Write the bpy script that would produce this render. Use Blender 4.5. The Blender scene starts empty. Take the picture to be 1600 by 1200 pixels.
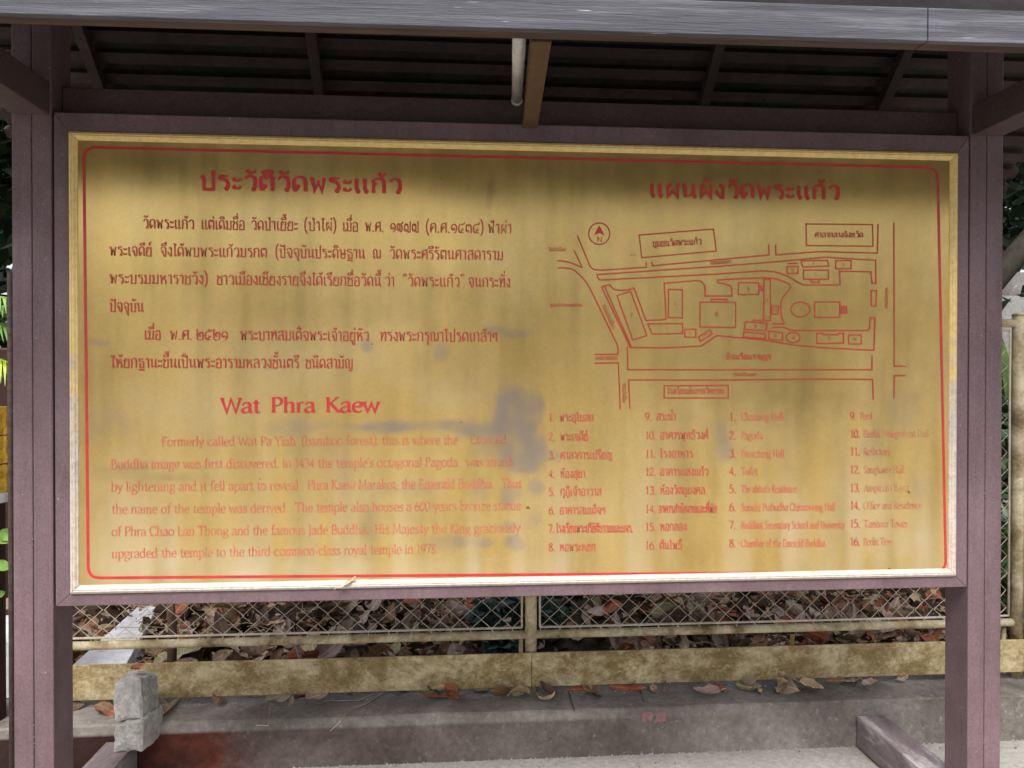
import bpy, bmesh, math, random
import numpy as np
from mathutils import Vector, Matrix, noise
random.seed(7)
scene = bpy.context.scene
col = scene.collection

# ------------------------------------------------------------------ camera
CAM = Vector((-0.2167, -2.0826, 1.31))
MC = Matrix(((0.997042, 0.000109, -0.0768593),
             (-0.0768580, 0.0073234, -0.9970152),
             (0.0004538, 0.9999732, 0.0073102)))
F = 1200.0
cd = bpy.data.cameras.new('camera'); cd.sensor_width = 36; cd.lens = 27.0
cd.clip_start = 0.05; cd.clip_end = 500
cam = bpy.data.objects.new('camera', cd); col.objects.link(cam)
m4 = MC.to_4x4(); m4.translation = CAM; cam.matrix_world = m4
scene.camera = cam
# ------------------------------------------------------------------ light
w = bpy.data.worlds.new('World'); scene.world = w; w.use_nodes = True
nt = w.node_tree; nt.nodes.clear()
sky = nt.nodes.new('ShaderNodeTexSky'); sky.sky_type = 'NISHITA'; sky.sun_disc = False
SUN_EL, SUN_ROT = math.radians(56), math.radians(194)
sky.sun_elevation = SUN_EL; sky.sun_rotation = SUN_ROT
sky.air_density = 1.0; sky.dust_density = 3.0; sky.ozone_density = 1.0
hs = nt.nodes.new('ShaderNodeHueSaturation'); hs.inputs['Saturation'].default_value = 0.30
bg = nt.nodes.new('ShaderNodeBackground'); bg.inputs['Strength'].default_value = 0.085
wo = nt.nodes.new('ShaderNodeOutputWorld')
nt.links.new(sky.outputs[0], hs.inputs['Color']); nt.links.new(hs.outputs[0], bg.inputs['Color']); nt.links.new(bg.outputs[0], wo.inputs[0])
sd = bpy.data.lights.new('sun', 'SUN'); sd.energy = 1.5; sd.angle = math.radians(28); sd.color = (1.0, 0.96, 0.9)
sun = bpy.data.objects.new('sun', sd); col.objects.link(sun)
# sky sun_rotation is clockwise from +Y seen from above
sdir = Vector((math.sin(SUN_ROT) * math.cos(SUN_EL), math.cos(SUN_ROT) * math.cos(SUN_EL), math.sin(SUN_EL)))
sun.rotation_euler = sdir.to_track_quat('Z', 'Y').to_euler(); sun.location = sdir * 20
vs = scene.view_settings; vs.view_transform = 'Standard'; vs.look = 'None'; vs.gamma = 1.0
vs.use_curve_mapping = False; vs.exposure = 1.6

# ------------------------------------------------------------------ helpers
def ray(px, py):
    d = MC @ Vector(((px - 800) / F, (600 - py) / F, -1.0)); return d
def Py(px, py, y=0.0):
    d = ray(px, py); t = (y - CAM.y) / d.y; return CAM + d * t
def Pz(px, py, z=0.0):
    d = ray(px, py); t = (z - CAM.z) / d.z; return CAM + d * t
MCT = np.array(MC.transposed()); CAMn = np.array(CAM)
def project(P):
    q = (np.asarray(P) - CAMn) @ MCT.T
    return 800 + F * q[..., 0] / -q[..., 2], 600 - F * q[..., 1] / -q[..., 2]

def tag(o, label=None, cat=None, group=None, kind=None):
    if label: o['label'] = label
    if cat: o['category'] = cat
    if group: o['group'] = group
    if kind: o['kind'] = kind
    return o
def empty(name, loc=(0, 0, 0)):
    o = bpy.data.objects.new(name, None); o.location = loc; o.empty_display_size = 0.1; col.objects.link(o); return o

class MB:
    """collects faces; build() links them as ONE mesh object"""
    def __init__(s): s.v = []; s.f = []
    def add(s, vs_, fs):
        n = len(s.v); s.v.extend([tuple(p) for p in vs_]); s.f.extend([tuple(i + n for i in f) for f in fs]); return s
    def box(s, a, b):
        x0, y0, z0 = a; x1, y1, z1 = b
        return s.add([(x0,y0,z0),(x1,y0,z0),(x1,y1,z0),(x0,y1,z0),(x0,y0,z1),(x1,y0,z1),(x1,y1,z1),(x0,y1,z1)],
                     [(0,3,2,1),(4,5,6,7),(0,1,5,4),(1,2,6,5),(2,3,7,6),(3,0,4,7)])
    def beam(s, p, q, wx, h, up=(0, 0, 1)):
        p = Vector(p); q = Vector(q); d = (q - p).normalized(); up = Vector(up)
        side = d.cross(up).normalized() * (wx / 2); u = side.cross(d).normalized() * (h / 2)
        c = [p-side-u, p+side-u, p+side+u, p-side+u, q-side-u, q+side-u, q+side+u, q-side+u]
        return s.add(c, [(0,1,2,3),(7,6,5,4),(1,0,4,5),(2,1,5,6),(3,2,6,7),(0,3,7,4)])
    def tube(s, pts, r, n=8, caps=True):
        pts = [Vector(p) for p in pts]; base = len(s.v); m = len(pts)
        rs = r if isinstance(r, (list, tuple)) else [r] * m
        prev = None
        for i, p in enumerate(pts):
            d = (pts[min(i+1, m-1)] - pts[max(i-1, 0)]).normalized()
            a = prev if prev is not None else (Vector((0,0,1)) if abs(d.z) < 0.9 else Vector((1,0,0)))
            a = (a - d * a.dot(d)).normalized(); prev = a; b = d.cross(a)
            for k in range(n):
                t = 2 * math.pi * k / n; s.v.append(tuple(p + (a * math.cos(t) + b * math.sin(t)) * rs[i]))
        for i in range(m - 1):
            for k in range(n):
                k2 = (k + 1) % n
                s.f.append((base+i*n+k, base+i*n+k2, base+(i+1)*n+k2, base+(i+1)*n+k))
        if caps:
            s.f.append(tuple(base + k for k in reversed(range(n)))); s.f.append(tuple(base + (m-1)*n + k for k in range(n)))
        return s
    def mesh(s, name, smooth=False):
        me = bpy.data.meshes.new(name); me.from_pydata(s.v, [], s.f); me.update()
        if smooth: me.polygons.foreach_set('use_smooth', [True] * len(me.polygons))
        return me
    def build(s, name, mat, parent=None, smooth=False, bevel=0.0, origin=None, segs=2):
        if origin is not None:
            ox = Vector(origin); s.v = [tuple(Vector(p) - ox) for p in s.v]
        me = s.mesh(name, smooth); me.materials.append(mat)
        o = bpy.data.objects.new(name, me); col.objects.link(o)
        if origin is not None: o.location = origin
        if parent is not None: o.parent = parent
        if bevel:
            b = o.modifiers.new('bevel', 'BEVEL'); b.width = bevel; b.segments = segs; b.limit_method = 'ANGLE'
        return o

# ------------------------------------------------------------------ materials
def newmat(name):
    m = bpy.data.materials.new(name); m.use_nodes = True; nt = m.node_tree; nt.nodes.clear()
    out = nt.nodes.new('ShaderNodeOutputMaterial'); b = nt.nodes.new('ShaderNodeBsdfPrincipled')
    nt.links.new(b.outputs[0], out.inputs[0]); return m, nt, b, out
def coords(nt, scale=(1, 1, 1), kind='Object'):
    tc = nt.nodes.new('ShaderNodeTexCoord'); mp = nt.nodes.new('ShaderNodeMapping')
    nt.links.new(tc.outputs[kind], mp.inputs['Vector']); mp.inputs['Scale'].default_value = scale; return mp.outputs[0]
def nz(nt, vec, scale, detail=6, rough=0.6, dist=0.0):
    n = nt.nodes.new('ShaderNodeTexNoise'); n.inputs['Scale'].default_value = scale; n.inputs['Detail'].default_value = detail
    n.inputs['Roughness'].default_value = rough; n.inputs['Distortion'].default_value = dist
    nt.links.new(vec, n.inputs['Vector']); return n.outputs[0]
def ramp(nt, fac, stops):
    r = nt.nodes.new('ShaderNodeValToRGB'); e = r.color_ramp.elements
    while len(e) < len(stops): e.new(0.5)
    for i, (p, c) in enumerate(stops):
        e[i].position = p; e[i].color = (*c, 1) if len(c) == 3 else c
    nt.links.new(fac, r.inputs[0]); return r.outputs[0]
def mix(nt, fac, a, b, mode='MIX'):
    n = nt.nodes.new('ShaderNodeMix'); n.data_type = 'RGBA'; n.blend_type = mode
    for s_, v in ((n.inputs[0], fac), (n.inputs[6], a), (n.inputs[7], b)):
        if hasattr(v, 'is_linked') or isinstance(v, bpy.types.NodeSocket): nt.links.new(v, s_)
        elif isinstance(v, (int, float)): s_.default_value = v
        else: s_.default_value = (*v, 1)
    return n.outputs[2]
def bump(nt, b, h, strength=0.3, dist=0.01):
    bn = nt.nodes.new('ShaderNodeBump'); bn.inputs['Strength'].default_value = strength; bn.inputs['Distance'].default_value = dist
    nt.links.new(h, bn.inputs['Height']); nt.links.new(bn.outputs[0], b.inputs['Normal'])
W3 = lambda g: (g, g, g)

def rough_mat(name, cols, scale=(1,1,1), n1=6, n2=60, rough=0.8, spec=0.3, bs=0.4, bd=0.004, speck=None, kind='Object', speck_amt=(0.72, 0.78), speck_scale=70):
    """two-scale mottled surface: cols = list of (pos, colour)"""
    m, nt, b, out = newmat(name); v = coords(nt, scale, kind)
    a = nz(nt, v, n1, 8, 0.65, 0.4); c = ramp(nt, a, cols)
    fine = nz(nt, v, n2, 6, 0.7)
    c = mix(nt, 0.75, c, ramp(nt, fine, [(0.3, W3(0.62)), (0.7, W3(1.25))]), 'MULTIPLY')
    if speck:
        s = nz(nt, v, speck_scale, 3, 0.6); k = ramp(nt, s, [(speck_amt[0], W3(0)), (speck_amt[1], W3(1))]); c = mix(nt, k, c, speck)
    nt.links.new(c, b.inputs['Base Color']); b.inputs['Roughness'].default_value = rough
    b.inputs['Specular IOR Level'].default_value = spec
    bump(nt, b, fine, bs, bd); return m

M = {}
M['purple'] = rough_mat('purple_brown_paint', [(0.3, (0.145,0.092,0.104)), (0.6, (0.175,0.115,0.130)), (0.8, (0.215,0.15,0.168))], (1,1,0.8), 5, 180, 0.42, 0.4, 0.15, 0.001, speck=(0.5,0.42,0.45), speck_amt=(0.72,0.75), speck_scale=120)
# handling wear on the posts: scuffs, runs of grime, thin chips showing pale primer
m = M['purple']; nt = m.node_tree; b = [n for n in nt.nodes if n.type == 'BSDF_PRINCIPLED'][0]; src = b.inputs['Base Color'].links[0].from_socket
big = nz(nt, coords(nt, (1.2, 1.2, 0.5)), 3.2, 6, 0.65, 0.3); c = mix(nt, 0.8, src, ramp(nt, big, [(0.32, (0.68,0.64,0.62)), (0.5, W3(1.0)), (0.68, (1.2,1.2,1.22))]), 'MULTIPLY')
runs = nz(nt, coords(nt, (60, 60, 1.6)), 1.0, 4, 0.6); c = mix(nt, 0.22, c, ramp(nt, runs, [(0.36, (0.70,0.66,0.64)), (0.5, W3(1.0)), (0.66, (1.12,1.12,1.14))]), 'MULTIPLY')
scr = ramp(nt, nz(nt, coords(nt, (25, 25, 9)), 6.0, 3, 0.55, 1.5), [(0.735, W3(0)), (0.76, W3(0.75))]); c = mix(nt, scr, c, (0.42,0.36,0.37))
dk = ramp(nt, nz(nt, coords(nt, (9, 9, 4)), 6.5, 5, 0.7, 0.8), [(0.68, W3(0)), (0.74, W3(0.6))]); c = mix(nt, dk, c, (0.05,0.032,0.03))
nt.links.new(c, b.inputs['Base Color'])
mr = nt.nodes.new('ShaderNodeMapRange'); nt.links.new(big, mr.inputs[0]); mr.inputs[1].default_value = 0.3; mr.inputs[2].default_value = 0.7; mr.inputs[3].default_value = 0.62; mr.inputs[4].default_value = 0.4; nt.links.new(mr.outputs[0], b.inputs['Roughness'])
M['purple_dark'] = rough_mat('dark_brown_paint', [(0.3, (0.075,0.05,0.052)), (0.7, (0.11,0.072,0.075))], (1,1,1), 5, 120, 0.6, 0.3, 0.2, 0.002)
M['old_wood'] = rough_mat('weathered_grey_wood', [(0.25, (0.04,0.04,0.05)), (0.5, (0.09,0.09,0.108)), (0.72, (0.21,0.205,0.235))], (0.5, 6, 14), 4, 26, 0.75, 0.3, 0.7, 0.003, speck=(0.6,0.6,0.62), speck_amt=(0.70,0.76), speck_scale=18)
M['fascia_low'] = rough_mat('brown_old_wood', [(0.3, (0.05,0.035,0.032)), (0.7, (0.11,0.075,0.065))], (0.5, 5, 10), 5, 24, 0.8, 0.25, 0.5, 0.003)
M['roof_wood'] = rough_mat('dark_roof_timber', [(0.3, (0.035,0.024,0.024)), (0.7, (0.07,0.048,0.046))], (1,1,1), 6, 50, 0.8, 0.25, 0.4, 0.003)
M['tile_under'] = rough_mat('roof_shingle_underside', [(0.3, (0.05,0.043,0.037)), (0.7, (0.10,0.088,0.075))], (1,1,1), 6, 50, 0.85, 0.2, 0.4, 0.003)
M['brace'] = rough_mat('varnished_brace_wood', [(0.3, (0.065,0.038,0.024)), (0.7, (0.12,0.072,0.045))], (8,8,1), 5, 30, 0.5, 0.35, 0.4, 0.002, speck=(0.55,0.5,0.45), speck_amt=(0.74,0.76), speck_scale=12)
M['concrete'] = rough_mat('stained_concrete', [(0.25, (0.10,0.088,0.082)), (0.45, (0.19,0.175,0.165)), (0.62, (0.30,0.285,0.27)), (0.8, (0.42,0.40,0.37))], (1,1,1), 2.6, 45, 0.9, 0.25, 0.6, 0.006, speck=(0.55,0.53,0.5), speck_amt=(0.62,0.70), speck_scale=14)
m = rough_mat('kerb_concrete', [(0.25, (0.09,0.076,0.066)), (0.45, (0.19,0.168,0.15)), (0.62, (0.30,0.275,0.25)), (0.8, (0.5,0.475,0.44))], (1,1,1), 2.6, 45, 0.9, 0.25, 0.6, 0.006, speck=(0.52,0.50,0.47), speck_amt=(0.60,1.0), speck_scale=60)
nt = m.node_tree; b = [n for n in nt.nodes if n.type == 'BSDF_PRINCIPLED'][0]; src = b.inputs['Base Color'].links[0].from_socket
tc = nt.nodes.new('ShaderNodeTexCoord'); sx = nt.nodes.new('ShaderNodeSeparateXYZ'); nt.links.new(tc.outputs['Object'], sx.inputs[0])
wob = nz(nt, coords(nt), 3.2, 6, 0.7, 0.5); ad = nt.nodes.new('ShaderNodeMath'); ad.operation = 'MULTIPLY_ADD'; nt.links.new(wob, ad.inputs[0]); ad.inputs[1].default_value = 1.1; nt.links.new(sx.outputs[0], ad.inputs[2])
mr = nt.nodes.new('ShaderNodeMapRange'); nt.links.new(ad.outputs[0], mr.inputs[0]); mr.inputs[1].default_value = -1.6; mr.inputs[2].default_value = 2.4
stain = ramp(nt, mr.outputs[0], [(0.0, (0.12,0.07,0.07)), (0.22, (0.13,0.055,0.05)), (0.275, (0.40,0.12,0.08)), (0.33, (0.50,0.42,0.42)), (0.60, (0.62,0.57,0.56)), (0.78, (1,1,1))])
# the stain belongs to the damp face; the trodden top is cleaner
mz = nt.nodes.new('ShaderNodeMapRange'); nt.links.new(sx.outputs[2], mz.inputs[0]); mz.inputs[1].default_value = 0.134; mz.inputs[2].default_value = 0.124; mz.inputs[3].default_value = 0.15; mz.inputs[4].default_value = 1.0
mul = mix(nt, mz.outputs[0], (1.0,1.0,1.0), stain); c = mix(nt, 1.0, src, mul, 'MULTIPLY'); nt.links.new(c, b.inputs['Base Color']); M['kerb'] = m
M['concrete_block'] = rough_mat('broken_concrete', [(0.3, (0.30,0.285,0.265)), (0.7, (0.52,0.50,0.465))], (1,1,1), 12, 90, 0.95, 0.2, 0.9, 0.008)
M['pale_ground'] = rough_mat('worn_pavement', [(0.3, (0.30,0.285,0.26)), (0.7, (0.44,0.42,0.385))], (1,1,1), 2.2, 50, 0.9, 0.2, 0.5, 0.004)
M['court'] = rough_mat('court_bounce_tone', [(0.3, (0.21,0.197,0.176)), (0.7, (0.31,0.29,0.265))], (1,1,1), 0.8, 30, 0.9, 0.2, 0.4, 0.004)  # unseen forecourt, added darker to limit uplight and tone the panel's reflection
M['soil'] = rough_mat('dark_soil', [(0.3, (0.03,0.02,0.014)), (0.7, (0.085,0.058,0.04))], (1,1,1), 9, 70, 0.95, 0.15, 0.9, 0.02)
M['beige_pipe'] = rough_mat('aged_beige_paint', [(0.34, (0.16,0.115,0.055)), (0.47, (0.40,0.32,0.19)), (0.60, (0.60,0.52,0.36)), (0.8, (0.70,0.62,0.46))], (1,1,1), 9, 80, 0.6, 0.3, 0.35, 0.002)
M['wire'] = rough_mat('beige_wire', [(0.3, (0.46,0.39,0.30)), (0.7, (0.68,0.60,0.50))], (1,1,1), 9, 80, 0.5, 0.4, 0.2, 0.001)
M['white_slab'] = rough_mat('white_marble', [(0.3, (0.62,0.62,0.66)), (0.7, (0.78,0.78,0.8))], (1,1,1), 4, 30, 0.5, 0.4, 0.2, 0.002)
M['tube_white'] = rough_mat('lamp_tube_glass', [(0.3, (0.6,0.58,0.57)), (0.7, (0.72,0.7,0.68))], (1,1,1), 4, 30, 0.25, 0.5, 0.05, 0.001)
M['red_wall'] = rough_mat('dark_red_paint', [(0.3, (0.018,0.006,0.006)), (0.7, (0.04,0.012,0.012))], (1,1,1), 4, 60, 0.6, 0.3, 0.3, 0.003)
M['foot_paint'] = rough_mat('dusty_purple_paint', [(0.35, (0.15,0.105,0.115)), (0.52, (0.22,0.18,0.19)), (0.62, (0.42,0.38,0.39))], (3,0.8,3), 5, 60, 0.55, 0.35, 0.3, 0.002)
M['eave_dark'] = rough_mat('shadow_toned_eave_wood', [(0.3, (0.012,0.010,0.012)), (0.7, (0.03,0.025,0.028))])  # near-black tone paints the shadow of the recess into the eave wood
M['house_wall'] = rough_mat('weathered_white_render', [(0.3, (0.30,0.30,0.28)), (0.7, (0.52,0.52,0.50))], (1,1,1), 3, 30)
M['gold_leafed'] = None
m, nt, b, out = newmat('gold_paint'); b.inputs['Base Color'].default_value = (0.85,0.55,0.08,1); b.inputs['Metallic'].default_value = 0.7; b.inputs['Roughness'].default_value = 0.3
bump(nt, b, nz(nt, coords(nt), 30, 4), 0.6, 0.01); M['gold_leafed'] = m
m, nt, b, out = newmat('red_mark_paint'); v = coords(nt); c = ramp(nt, nz(nt, v, 60, 5), [(0.35, (0.20,0.085,0.085)), (0.65, (0.27,0.14,0.14))]); nt.links.new(c, b.inputs['Base Color']); b.inputs['Roughness'].default_value = 0.8; M['red_mark'] = m
m, nt, b, out = newmat('black_sheath'); b.inputs['Base Color'].default_value = (0.02,0.02,0.02,1); M['black'] = m
# algae-stained band
m, nt, b, out = newmat('algae_stained_beige_band'); v = coords(nt, (1, 1, 1.2))
a = nz(nt, v, 7, 12, 0.82, 0.15); c = ramp(nt, a, [(0.33, (0.13,0.092,0.03)), (0.46, (0.27,0.195,0.08)), (0.57, (0.50,0.41,0.24)), (0.75, (0.66,0.56,0.38))])
f2 = nz(nt, v, 55, 8, 0.75); c = mix(nt, 0.8, c, ramp(nt, f2, [(0.3, W3(0.55)), (0.7, W3(1.3))]), 'MULTIPLY')
sp = ramp(nt, nz(nt, v, 34, 4, 0.6, 1.0), [(0.6, W3(0)), (0.68, W3(0.6))]); c = mix(nt, sp, c, (0.5,0.44,0.3))
nt.links.new(c, b.inputs['Base Color']); b.inputs['Roughness'].default_value = 0.8; bump(nt, b, f2, 0.5, 0.003); M['band'] = m
# worn gold moulding: fresh = yellow, worn = bleached towards the foot of the board
def trim_mat(name, z0, z1):
    m, nt, b, out = newmat(name); v = coords(nt, (3, 3, 3)); st = nz(nt, v, 22, 6, 0.7)
    gold = ramp(nt, st, [(0.3, (0.70,0.50,0.17)), (0.6, (0.86,0.66,0.28))])
    pale = ramp(nt, st, [(0.3, (0.42,0.36,0.33)), (0.6, (0.64,0.58,0.55))])
    tc = nt.nodes.new('ShaderNodeTexCoord'); sx = nt.nodes.new('ShaderNodeSeparateXYZ'); nt.links.new(tc.outputs['Object'], sx.inputs[0])
    mr = nt.nodes.new('ShaderNodeMapRange'); nt.links.new(sx.outputs[2], mr.inputs[0]); mr.inputs[1].default_value = z0; mr.inputs[2].default_value = z1; mr.inputs[3].default_value = 1; mr.inputs[4].default_value = 0
    w2 = nt.nodes.new('ShaderNodeMath'); w2.operation = 'MULTIPLY_ADD'; nt.links.new(nz(nt, v, 5, 5, 0.7), w2.inputs[0]); w2.inputs[1].default_value = 0.9
    nt.links.new(mr.outputs[0], w2.inputs[2]); k = ramp(nt, w2.outputs[0], [(0.75, W3(0)), (1.0, W3(0.9))])
    c = mix(nt, k, gold, pale); nt.links.new(c, b.inputs['Base Color']); b.inputs['Roughness'].default_value = 0.42
    bump(nt, b, st, 0.3, 0.001); return m
M['trim_gold'] = trim_mat('gold_moulding_paint', -2, -1)
M['trim_mid'] = trim_mat('half_worn_gold_moulding_paint', 0.75, 1.7)
M['trim_pale'] = trim_mat('bleached_moulding_paint', 2, 3)

# brass-coloured panel with worn lilac patches and painted sheen held in a vertex attribute
m, nt, b, out = newmat('brass_coloured_panel')
v = coords(nt, (1, 1, 1)); vs_ = coords(nt, (7, 1, 0.9))
a = nz(nt, v, 2.2, 6, 0.6, 0.3); c = ramp(nt, a, [(0.3, (0.55,0.37,0.115)), (0.5, (0.64,0.445,0.155)), (0.7, (0.71,0.52,0.215))])
st = nz(nt, vs_, 2.2, 3, 0.5, 0.0); c = mix(nt, 0.55, c, ramp(nt, st, [(0.3, (0.68,0.70,0.62)), (0.5, W3(1.0)), (0.72, (1.2,1.18,1.12))]), 'MULTIPLY')
fine = nz(nt, v, 150, 4, 0.7); c = mix(nt, 0.35, c, ramp(nt, fine, [(0.3, W3(0.75)), (0.7, W3(1.2))]), 'MULTIPLY')
at = nt.nodes.new('ShaderNodeVertexColor'); at.layer_name = 'wear_sheen'; sp = nt.nodes.new('ShaderNodeSeparateColor'); nt.links.new(at.outputs[0], sp.inputs[0])
c = mix(nt, sp.outputs[0], c, (0.34,0.28,0.24)); c = mix(nt, sp.outputs[1], c, (0.80,0.68,0.46)); c = mix(nt, sp.outputs[2], c, (0.27,0.19,0.075))
dots = ramp(nt, nz(nt, v, 38, 2, 0.5), [(0.765, W3(0)), (0.79, W3(0.8))]); c = mix(nt, dots, c, (0.12,0.08,0.04))
nt.links.new(c, b.inputs['Base Color']); b.inputs['Metallic'].default_value = 0.62
rr = nt.nodes.new('ShaderNodeMapRange'); nt.links.new(st, rr.inputs[0]); rr.inputs[3].default_value = 0.19; rr.inputs[4].default_value = 0.27; nt.links.new(rr.outputs[0], b.inputs['Roughness'])
b.inputs['Specular IOR Level'].default_value = 0.5
bump(nt, b, nz(nt, v, 1.6, 2, 0.5), 0.35, 0.01); M['panel'] = m

def ink(name, colr, lo, hi, worn, scale=90):
    """screen-printed ink; worn through where noise is high"""
    m, nt, b, out = newmat(name); v = coords(nt)
    c = ramp(nt, nz(nt, v, 30, 5), [(0.3, tuple(x*0.8 for x in colr)), (0.7, tuple(min(1, x*1.15) for x in colr))])
    nt.links.new(c, b.inputs['Base Color']); b.inputs['Roughness'].default_value = 0.45
    big = nz(nt, coords(nt, (1,1,1)), 5, 3, 0.6); fn = nz(nt, v, scale, 4, 0.65)
    ad = nt.nodes.new('ShaderNodeMath'); ad.operation = 'MULTIPLY_ADD'; nt.links.new(big, ad.inputs[0]); ad.inputs[1].default_value = 0.6; nt.links.new(fn, ad.inputs[2])
    k = ramp(nt, ad.outputs[0], [(lo, W3(1)), (hi, W3(worn))])
    tr = nt.nodes.new('ShaderNodeBsdfTransparent'); ms = nt.nodes.new('ShaderNodeMixShader')
    nt.links.new(k, ms.inputs[0]); nt.links.new(tr.outputs[0], ms.inputs[1]); nt.links.new(b.outputs[0], ms.inputs[2]); nt.links.new(ms.outputs[0], out.inputs[0])
    return m
M['ink'] = ink('red_printed_ink', (0.47,0.035,0.02), 0.86, 1.02, 0.8)
M['ink_title'] = ink('bright_red_title_ink', (0.56,0.03,0.035), 0.95, 1.1, 0.9)
M['ink_mid'] = ink('sun_faded_red_ink', (0.54,0.07,0.05), 0.86, 1.05, 0.7)
M['ink_pale'] = ink('bleached_red_ink', (0.60,0.14,0.09), 0.76, 1.0, 0.42)
M['ink_gone'] = ink('nearly_lost_red_ink', (0.56,0.14,0.10), 0.66, 0.95, 0.3)
# ------------------------------------------------------------------ lettering: pen-stroke glyphs
# units: Thai consonant height 50, Latin x-height 46, capital 68. s = smooth stroke, l = straight strokes, o = loop, f = foot serif
def T_(s): return s
GL = {}
def G(ch, adv, spec): GL[ch] = (adv, spec)
ARCH = 's:6,36 10,46 22,51 34,46 37,36;l:37,36 37,0'
G('ก',46,'l:9,0 9,26 15,32 6,36;'+ARCH)
G('ข',42,'o:10,44,5;s:15,44 16,37 9,28 8,20;l:8,20 8,1 34,1 34,50')
G('ค',46,'l:8,0 8,32;s:8,32 12,46 23,51 35,46 38,32;l:38,32 38,0;o:22,29,5;l:17,27 8,6')
G('ง',34,'o:21,45,5;l:26,45 27,2 20,2 5,24')
G('จ',44,'s:6,40 12,49 22,51 33,46 36,32;l:36,32 35,1 25,1 17,22;o:14,27,5')
G('ช',42,'o:10,44,5;s:15,44 16,37 9,28 8,20;l:8,20 8,1 34,1 34,33 27,38 38,50')
G('ญ',58,'l:9,9 9,26 13,31 6,36;s:6,36 9,46 19,51 28,46 30,36;l:30,36 30,1 50,1 50,50;o:13,5,4;s:32,-16 36,-9 42,-14 50,-10 52,-6')
G('ฎ',46,'l:12,6 12,26 16,32 7,36;'+ARCH+';o:8,5,4;l:37,0 37,-14 27,-8;s:27,-8 16,-14 12,-8')
G('ฏ',46,'l:12,6 12,26 16,32 7,36;'+ARCH+';o:8,5,4;l:37,0 37,-14 27,-8 20,-14 12,-9')
G('ฐ',43,'s:35,51 27,47 13,50 7,42 13,36 31,33 36,24;l:36,24 36,1 15,1 15,12;o:14,17,5;s:8,-14 12,-8 17,-14;l:17,-14 24,-8 36,-14 36,-7')
G('ณ',60,'l:9,9 9,26 13,31 6,36;s:6,36 9,46 19,51 28,46 30,36;l:30,36 30,10;o:13,5,4;o:33,6,4;l:36,4 52,14;l:52,50 52,0')
G('ด',46,'l:38,0 38,32;s:38,32 34,46 23,51 11,45 7,30 8,12 12,1;l:12,1 16,11;o:18,16,5')
G('ต',46,'l:38,0 38,32;s:38,32 37,46 30,51 23,43 15,51 8,43 7,30 8,12 12,1;l:12,1 16,11;o:18,16,5')
G('ถ',46,'l:9,9 9,26 15,32 6,36;'+ARCH+';o:13,5,5')
G('ท',46,'o:11,44,5;l:13,40 13,0;l:13,14 29,47;s:29,47 36,50 38,40;l:38,40 38,0')
G('ธ',43,'s:35,51 27,47 13,50 7,42 13,36 31,33 36,24;l:36,24 36,1 11,1 11,18')
G('น',49,'o:10,44,5;l:13,40 13,2;l:13,2 36,14;l:36,50 36,8;o:40,5,5')
G('บ',46,'o:10,44,5;l:13,40 13,1 37,1 37,50')
G('ป',46,'o:10,44,5;l:13,40 13,1 37,1 37,70')
G('ผ',46,'o:15,44,5;l:10,43 9,1 23,26 37,1 37,50')
G('พ',50,'o:9,44,5;l:12,40 15,1 25,36 35,1 41,50')
G('ฟ',50,'o:9,44,5;l:12,40 15,1 25,36 35,1 41,70')
G('ภ',46,'o:7,5,5;l:12,6 12,26 16,32 8,36;s:8,36 12,46 24,51 35,46 38,36;l:38,36 38,0')
G('ม',46,'o:10,44,5;l:13,40 13,9;o:9,5,5;l:13,4 37,2 37,50')
G('ย',45,'o:19,45,5;s:14,46 8,40 12,31 22,28;s:14,28 8,23 8,14;l:8,14 8,1 36,1 36,50')
G('ร',37,'s:31,51 22,47 12,50 8,43 12,38 24,34 29,24;l:29,24 29,9;o:25,5,5')
G('ล',46,'s:8,40 14,49 23,51 34,46 38,34;l:38,34 38,0;s:38,24 28,31 14,27 8,15 10,8;o:14,5,5')
G('ว',40,'s:7,40 13,49 20,51 30,46 33,34;l:33,34 33,9;o:29,5,5')
G('ศ',46,'l:8,0 8,32;s:8,32 12,46 23,51 35,46 38,32;l:38,32 38,0;o:22,29,5;l:17,27 8,6;l:34,48 43,57')
G('ษ',48,'o:10,44,5;l:13,40 13,1 37,1 37,50;o:24,24,4;s:28,22 38,24 45,30')
G('ส',46,'s:8,40 14,49 23,51 34,46 38,34;l:38,34 38,0;s:38,24 28,31 14,27 8,15 10,8;o:14,5,5;l:33,48 42,57')
G('ห',47,'o:10,44,5;l:13,40 13,0;l:13,18 28,37;o:32,41,5;s:22,28 32,28 38,18;l:38,18 38,0')
G('อ',44,'s:7,40 13,49 22,51 33,46 36,30;l:36,30 36,1 9,1 9,22;o:14,26,5')
G('ฯ',38,'o:10,28,4;s:6,32 10,46 20,44 30,50;l:30,50 30,0')
G('ะ',29,'o:8,37,4;s:11,33 20,34 25,42;o:8,10,4;s:11,6 20,7 25,15')
G('า',31,'s:4,43 11,50 20,48 22,38;l:22,38 22,0')
G('เ',24,'l:10,50 10,9;o:14,5,5')
G('แ',46,'l:10,50 10,9;o:14,5,5;l:32,50 32,9;o:36,5,5')
G('โ',28,'l:14,9 14,54 5,62 5,66 24,66;o:18,5,5')
G('ใ',28,'l:14,9 14,44;s:14,44 22,56 19,66 9,67;o:9,61,5;o:18,5,5')
G('ไ',27,'l:14,9 14,58;s:14,58 12,68 5,70;l:14,58 23,70;o:18,5,5')
G('ำ',31,'o:-7,62,5;s:4,43 11,50 20,48 22,38;l:22,38 22,0')
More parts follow.
